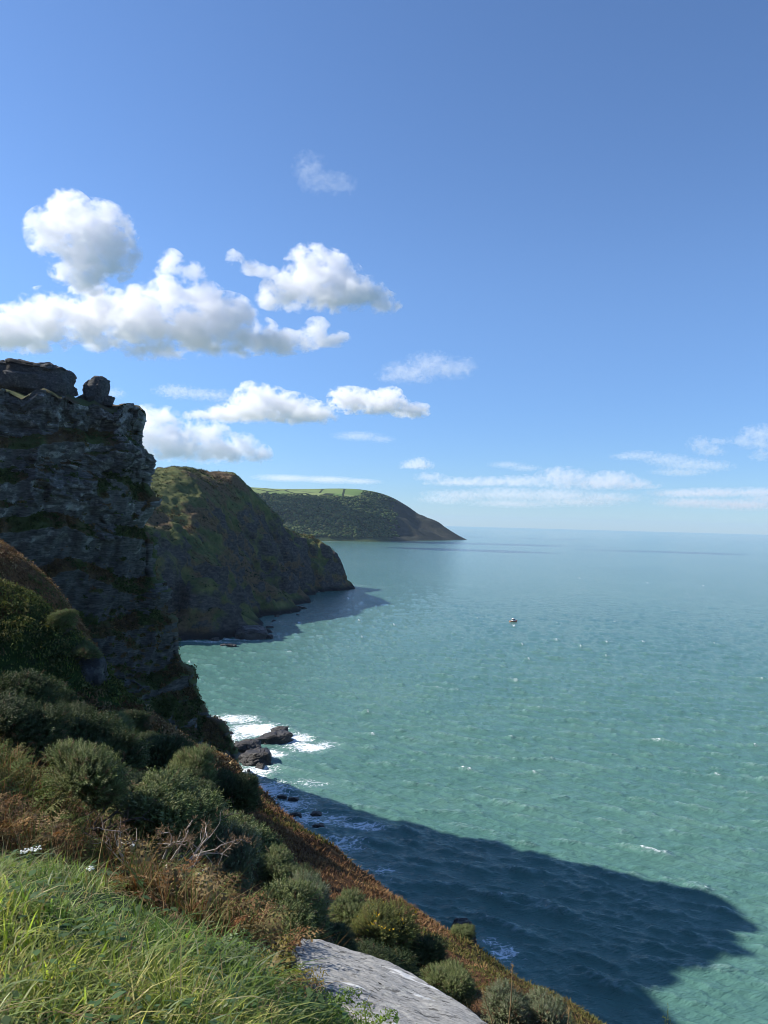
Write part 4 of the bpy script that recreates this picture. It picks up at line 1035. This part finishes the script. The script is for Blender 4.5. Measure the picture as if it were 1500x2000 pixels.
dens = (FARV[:, 2] > 18) * (FARV[:, 0] < 330) * (FARV[:, 1] < 5000) * (1 - ffield) * sstep(.35, -.15, fmoor + .5 * fbm(FARV / 120, 2, 88)) * (FARV[:, 0] > -1300)
pk = rng.choice(len(dens), 9000, p=dens / dens.sum())
A = Acc(); sz = rng.uniform(6, 11, len(pk)); A.add(*clumps(FARV[pk] + rng.uniform(-5, 5, (len(pk), 3)) * np.array([1, 1, .0]) + np.array([0, 0, 4.]), sz, pal([(.05, .085, .025), (.075, .105, .034), (.04, .065, .022), (.10, .115, .038)], len(pk)), sub=2, ragged=.16))
tag(A.build("woodland", HEATH), "dense wood covering the far headland's slope", "woodland", kind='stuff')
# ================================================================ ROCKS AND BOAT
def rock_mat(name, stops, pale=(.5, .5, .48), wet=0, sc=1.0, lichen=.0):
    m = Mt(name); P = m.node('ShaderNodeTexCoord').outputs['Object']
    n = m.noise(m.map(P, (1, 1, 2.2)), 2.5 * sc, 9, .7); n2 = m.noise(P, 12 * sc, 6, .75); n3 = m.noise(P, 40 * sc, 4, .7)
    c = m.ramp(m.math('ADD', m.math('MULTIPLY', n, .6), m.math('MULTIPLY', n2, .4)), stops)
    if lichen: c = m.mix(m.math('MULTIPLY', m.ss(.56, .64, m.noise(P, 5 * sc, 6, .65)), lichen), c, pale)
    return m.fin(c, .35 if wet else .88, m.bump(m.math('ADD', n2, m.math('ADD', n, m.math('MULTIPLY', n3, .35))), 1.0, .12 / sc), **{'Specular IOR Level': .35 if wet else .2})
def rock_shape(name, size, seed, mat, sub=3, blocky=.8, strata=0.0, tilt=(0, 0), parent=None):
    """angular stone: a cube-ish ball cut by random planes, then fractured"""
    import bmesh
    g = np.random.default_rng(seed)
    bm = bmesh.new(); bmesh.ops.create_icosphere(bm, subdivisions=sub + 2, radius=1)
    V = np.array([v.co[:] for v in bm.verts]); F = np.array([[v.index for v in f.verts] for f in bm.faces]); bm.free()
    q = 1 - .75 * blocky
    V = np.sign(V) * np.abs(V) ** max(q, .35); V /= np.abs(V).max()
    for k in range(9):
        n = g.normal(size=3); n /= np.linalg.norm(n); d = g.uniform(.62, .95) * np.abs(V @ n).max()
        ex = np.clip(V @ n - d, 0, None); V = V - n * ex[:, None]
    V = V * np.array(size)
    s = float(np.mean(size))
    Q = V / s
    if strata:
        B = Q[:, 2] + tilt[0] * Q[:, 0] + tilt[1] * Q[:, 1]
        lay = np.floor(B / strata + .3 * vnoise(Q * 2, seed)); 
        k = (_rnd(lay.astype(np.int64), lay.astype(np.int64) * 0, lay.astype(np.int64) * 0, seed) - .5) * .22
        V = V * (1 + np.stack([k, k, 0 * k], 1))
    N = V / (np.linalg.norm(V, axis=1, keepdims=True) + 1e-9)
    a, b, cid = worley(Q * 2.2, seed); a2, b2, cid2 = worley(Q * np.array([5, 5, 8]), seed + 1)
    V = V + N * (((cid - .5) * .16 + (cid2 - .5) * .06 - .05 * np.exp(-((b - a) / .06) ** 2) + fbm(Q * 3, 4, seed) * .06) * s)[:, None]
    return mesh_np(name, V, F, mat, False, parent=parent)
DRYROCK = rock_mat("dry_crag_rock", [(.3, (.03, .03, .03)), (.48, (.10, .10, .098)), (.7, (.20, .195, .185))], wet=0, sc=.25, lichen=.5, pale=(.26, .26, .24))
WETROCK = rock_mat("wet_sea_rock", [(.3, (.018, .017, .016)), (.5, (.045, .040, .036)), (.7, (.11, .095, .08))], wet=1, sc=.35)
SLABROCK = rock_mat("slab_rock", [(.3, (.07, .07, .068)), (.45, (.20, .20, .195)), (.6, (.33, .33, .32)), (.75, (.5, .5, .48))], wet=0, sc=3.5)
# grey slab by the camera
def slab():
    top = [(575, 1842, 5.3), (588, 1834, 5.55), (620, 1836, 5.6), (660, 1846, 5.55), (700, 1858, 5.45), (760, 1880, 5.3), (800, 1895, 5.15), (850, 1925, 4.95), (900, 1962, 4.7), (975, 2012, 4.35), (1010, 2050, 4.1),
           (900, 2090, 3.75), (800, 2030, 3.95), (730, 1990, 4.15), (680, 1968, 4.35), (630, 1935, 4.6), (598, 1905, 4.85)]
    T = np.array([at(*t) for t in top]); c = T.mean(0)
    # best plane
    u, s_, vt = np.linalg.svd(T - c); nrm = vt[2] * np.sign(vt[2][2])
    e1 = vt[0]; e1 = e1 * np.sign(e1[0]); e2 = np.cross(nrm, e1)
    P2 = np.stack([(T - c) @ e1, (T - c) @ e2], 1)
    # fine outline
    m_ = 420; k = np.linspace(0, len(P2), m_, endpoint=False); i = k.astype(int); f = (k - i)[:, None]
    O = P2[i % len(P2)] * (1 - f) + P2[(i + 1) % len(P2)] * f
    O = O + .006 * np.stack([fbm(np.c_[O * 14, 0 * O[:, :1]], 3, 3), fbm(np.c_[O * 14, 0 * O[:, :1] + 5], 3, 4)], 1)
    rings = []
    radial = np.r_[np.linspace(.02, .97, 130), .985, .995, 1.0]
    for r_ in radial:
        h = fbm(np.c_[O * r_ * 3, 0 * O[:, :1]], 5, 5) * .018 + fbm(np.c_[O * r_ * np.array([4, 22]), 0 * O[:, :1]], 3, 6) * .005 - .02 * sstep(.985, 1.0, np.full(m_, r_))
        rings.append(c + O[:, :1] * r_ * e1 + O[:, 1:] * r_ * e2 + nrm * h[:, None])
    for dpt in np.linspace(.02, .5, 22):
        o2 = O * (1 + .02 * math.sin(dpt * 30) - .06 * dpt)
        jag = .022 * fbm(np.c_[O * 7, np.full((m_, 1), dpt * 26)], 3, 9)
        rings.append(c + (o2[:, :1] * (1 + jag[:, None])) * e1 + (o2[:, 1:] * (1 + jag[:, None])) * e2 - nrm * dpt)
    V = np.stack(rings, 1)
    nr_ = V.shape[1]
    o = mesh_np("rock_slab", V.reshape(-1, 3) - c, grid_faces(m_, nr_, True), SLABM, False)
    o.location = c
    return tag(o, "pale grey lichen-flecked rock slab tilted in the grass at the bottom", "rock")
def slab_material():
    m = Mt("slab_stone"); P = m.node('ShaderNodeTexCoord').outputs['Object']
    pr = m.map(P, (1, 1, 1), (0, 0, R(32))); st = m.map(pr, (.28, 1.3, 1.0))
    n1 = m.noise(st, 26, 8, .72); n2 = m.noise(P, 60, 5, .75); n3 = m.noise(P, 4, 4, .6)
    c = m.ramp(m.math('ADD', m.math('MULTIPLY', n1, .65), m.math('MULTIPLY', n2, .35)), [(.30, (.07, .07, .067)), (.42, (.24, .235, .22)), (.56, (.38, .37, .345)), (.72, (.52, .505, .47))])
    pits = m.ss(.56, .64, m.noise(m.map(pr, (.5, 1, 1)), 24, 7, .75)); c = m.mix(m.math('MULTIPLY', pits, .8), c, (.085, .083, .075)); lich = m.ss(.58, .62, m.noise(P, 9, 7, .7)); c = m.mix(m.math('MULTIPLY', lich, .55), c, (.50, .49, .43))
    qz = m.ss(.645, .67, m.noise(m.map(pr, (.22, 1.4, 1), (0, 0, 0), (3, 1, 0)), 7, 3, .5)); c = m.mix(qz, c, (.62, .62, .60))
    yl = m.ss(.6, .75, n3); c = m.mix(m.math('MULTIPLY', yl, .35), c, (.30, .28, .17))
    return m.fin(c, .85, m.bump(m.math('ADD', n1, m.math('SUBTRACT', m.math('MULTIPLY', n2, .5), pits)), .9, .02), **{'Specular IOR Level': .25})
SLABM = slab_material()
slab()
def place(o, px, py, Y, label, cat="rock", group=None, dz=0, rz=0, rx=0, ry=0):
    p = at(px, py, Y); o.location = (p[0], p[1], p[2] + dz); o.rotation_euler = (rx, ry, rz); return tag(o, label, cat, group)
# summit blocks of the crag
YC = 236.0; k = YC / FPX
place(rock_shape("rock_tor", (12.5, 7, 6.2), 31, DRYROCK, 4, .9, .25, (.1, .1)), 60, 752, 228, "great square rock tor on the summit at the left edge of the skyline")
place(rock_shape("rock_tor", (4.2, 4.5, 4.6), 33, DRYROCK, 3, .9, .3), 112, 752, 229, "rounded block forming the right shoulder of the big tor")
place(rock_shape("boulder", (3.5, 3.2, 4.4), 35, DRYROCK, 4, .85, .3), 186, 764, 235, "balanced head-shaped boulder alone on the summit ledge")
place(rock_shape("boulder", (2.6, 2.5, 1.0), 37, DRYROCK, 3, .9), 168, 778, 235, "tilted flat stone leaning against the head-shaped boulder", ry=-.5)
place(rock_shape("boulder", (2.2, 2, 1.6), 39, DRYROCK, 3, .9), 209, 784, 236, "square block just right of the head-shaped boulder")
place(rock_shape("boulder", (1.9, 1.8, 1.0), 41, DRYROCK, 2, .9), 258, 800, 239, "thin stone capping the crag's right-hand skyline corner")
place(rock_shape("rock_outcrop", (1.35, 1.1, 1.2), 43, DRYROCK, 3, .9, .3), 172, 1312, 61, "pale grey outcrop on the rim of the path ridge, below the yellow-lit bush", dz=0)
place(rock_shape("rock_outcrop", (.8, .7, .6), 45, DRYROCK, 2, .9), 268, 1390, 65, "small white-topped stone low on the path ridge")
# rocks in the sea
def sea_rock(px, py, size, seed, label, rz=0, ry=0, strata=.3, dz=0, group="rocks in the sea below the crag"):
    p = at_sea(px, py); o = rock_shape("sea_rock", size, seed, WETROCK, 4, .8, strata, (.5, .2)); o.location = (p[0], p[1], dz); o.rotation_euler = (0, ry, rz); return tag(o, label, "sea rock", group)
sea_rock(532, 1447, (8.6, 5.0, 3.0), 51, "sunlit brown layered rock ringed by white surf", .35, -.18)
sea_rock(545, 1436, (5.0, 3.2, 3.6), 52, "upper ledge rising behind the sunlit layered rock", .3, -.25)
sea_rock(497, 1488, (7.0, 5.5, 4.2), 53, "dark wet rock joining the crag's foot to the surf", .2, -.2)
sea_rock(478, 1466, (7.5, 5.0, 3.6), 54, "dark ledge against the cliff, behind the wet rock", .3, -.15)
sea_rock(480, 1530, (2.4, 2.2, 2.2), 55, "dark stump at the very foot of the crag beside the brown slope")
sea_rock(551, 1557, (1.7, 1.2, .7), 56, "nearest-the-crag of the small dark rocks awash off the brown slope")
sea_rock(573, 1561, (1.9, 1.3, .7), 57, "small dark awash rock just right of its neighbour")
sea_rock(617, 1590, (2.0, 1.4, .7), 58, "small dark rock alone in the foam farther right")
sea_rock(622, 1616, (2.0, 1.6, .9), 59, "dark rock half hidden behind the brown slope's edge")
sea_rock(578, 1596, (2.2, 1.8, 1.6), 60, "dark rock touching the brown slope's edge above the half hidden one")
p = at(905, 1815, 45)
sea_rock(903, 1856, (2.9, 3.2, 5.6), 61, "upright dark sea stack beyond the lower brown slope", strata=0, dz=1.0)
# at the middle headland
HG = "rocks at the foot of the middle headland"
sea_rock(490, 1246, (12, 9, 9), 62, "hump-backed brown rock at the foot of the headland's near corner", .3, 0, .3, 1, HG)
sea_rock(524, 1246, (5, 4, 3), 63, "low rock at the seaward tip of the hump-backed rock", 0, 0, .3, 0, HG)
sea_rock(583, 1188, (8, 3, 2.2), 64, "long flat reef rock lying off the headland's beach", .1, 0, .3, 0, HG)
sea_rock(582, 1201, (2, 1.5, 1), 65, "tiny rock alone in the shaded water off the headland", 0, 0, .3, 0, HG)
sea_rock(447, 1262, (7, 2.5, 1.6), 66, "low dark skerry in the surf line of the bay", 0, 0, .3, 0, HG)
sea_rock(560, 1197, (6, 4, 2.6), 67, "boulder at the shoreline end of the reef rock", 0, 0, .3, 0, HG)
g = np.random.default_rng(91)
proto = None
for grp, lab, pts in [("boulders along the headland's waterline", "small dark boulder in the scatter along the middle headland's waterline",
        [(534, 1214), (541, 1204), (549, 1182), (556, 1174), (566, 1169), (577, 1164), (590, 1160), (604, 1158), (622, 1157), (640, 1154), (661, 1151), (682, 1147), (420, 1251), (470, 1247), (560, 1188), (527, 1226)]),
        ("boulders at the crag's waterline", "small dark boulder in the wash at the crag's waterline", [(462, 1452), (470, 1478), (486, 1508), (492, 1520), (508, 1498), (450, 1432), (590, 1632)])]:
    for px, py in pts:
        p = at_sea(px, py); sc_ = g.uniform(.5, 1.2) * (2.6 if 'headland' in grp else 1.5)
        if proto is None: proto = o = rock_shape("sea_rock", (1.3, .9, .75), 68, WETROCK, 3, .85, .3, (.4, .2))
        else: o = proto.copy(); S.collection.objects.link(o)
        o.location = (p[0], p[1], .1); o.rotation_euler = (g.uniform(-.3, .3), g.uniform(-.3, .3), g.uniform(0, 6.3)); o.scale = (sc_, sc_ * g.uniform(.7, 1.3), sc_ * g.uniform(.7, 1.3)); tag(o, lab, "sea rock", grp)
# ---- boat
p = at_sea(1003, 1214)
boat = empty("motor_boat", (p[0], p[1], 0.0), "small white and orange motor boat alone on the open sea", "boat", None, R(-62), 1.15)
def pm(name, col, rough=.4):
    m = Mt(name); P = m.node('ShaderNodeTexCoord').outputs['Object']
    return m.fin(m.mix(m.noise(P, 3, 5), col, tuple(x * .85 for x in col)), rough)
ORANGE, WHITE, DKGL, GREYM = pm("orange_paint", (.78, .30, .16)), pm("white_paint", (.8, .8, .78)), pm("dark_glass", (.02, .025, .03), .1), pm("grey_deck", (.2, .2, .2))
def loft(name, secs, mat, parent):
    n = len(secs); kk = len(secs[0]); V = np.array(secs, float).reshape(-1, 3)
    F = grid_faces(n, kk); caps = [np.arange(kk)[None], (np.arange(kk) + (n - 1) * kk)[None, ::-1]]
    return mesh_np(name, V, [F] + caps, mat, False, parent=parent)
def hull_sec(y, hw, keel, sheer):
    return [(-hw, y, sheer), (-hw * .92, y, sheer * .45), (-hw * .6, y, keel * .5), (0, y, keel), (hw * .6, y, keel * .5), (hw * .92, y, sheer * .45), (hw, y, sheer), (hw * .9, y, sheer + .02), (hw * .85, y, sheer - .25), (-hw * .85, y, sheer - .25), (-hw * .9, y, sheer + .02)]
loft("hull", [hull_sec(-4, 1.35, -.35, .85), hull_sec(-1.5, 1.5, -.5, .9), hull_sec(1.2, 1.4, -.5, 1.05), hull_sec(3, .85, -.4, 1.3), hull_sec(4.2, .08, .3, 1.55)], ORANGE, boat)
def cab(y, hw, z0, z1): return [(-hw, y, z0), (-hw * .82, y, z1 - .15), (-hw * .7, y, z1), (hw * .7, y, z1), (hw * .82, y, z1 - .15), (hw, y, z0)]
loft("cabin", [cab(-1.4, 1.05, .62, 3.0), cab(.9, 1.05, .62, 3.0), cab(1.9, .95, .8, 1.75)], WHITE, boat)
for s in (-1, 1):
    V = np.array([(s * (1.06 - .0) * .965, -1.1, 1.7), (s * 1.03, .7, 1.7), (s * .94, .7, 2.5), (s * .94, -1.1, 2.5)]); V = np.r_[V, V + np.array([s * .05, 0, 0])]
    mesh_np("window", V, np.array([[0, 1, 2, 3], [4, 7, 6, 5], [0, 4, 5, 1], [1, 5, 6, 2], [2, 6, 7, 3], [3, 7, 4, 0]]), DKGL, parent=boat)
V = np.array([(-.75, -1.42, 1.5), (.75, -1.42, 1.5), (.7, -1.42, 2.5), (-.7, -1.42, 2.5)]); V = np.r_[V, V - np.array([0, .05, 0])]
mesh_np("window", V, np.array([[0, 1, 2, 3], [4, 7, 6, 5], [0, 4, 5, 1], [1, 5, 6, 2], [2, 6, 7, 3], [3, 7, 4, 0]]), DKGL, parent=boat)
V = np.array([(-1.1, -3.9, .66), (1.1, -3.9, .66), (1.15, -1.5, .66), (-1.15, -1.5, .66)]); V = np.r_[V, V + np.array([0, 0, .04])]
mesh_np("deck", V, np.array([[3, 2, 1, 0], [4, 5, 6, 7], [0, 1, 5, 4], [1, 2, 6, 5], [2, 3, 7, 6], [3, 0, 4, 7]]), GREYM, parent=boat)
A, Q = tube([(0, -.6, 2.95), (0, -.6, 4.2)], .05, 6); mesh_np("mast", A, Q, GREYM, parent=boat)
A, Q = tube([(-1.2, -3.8, .8), (-1.2, -3.8, 1.5), (1.2, -3.8, 1.5), (1.2, -3.8, .8)], .04, 6); mesh_np("rail", A, Q, WHITE, parent=boat)
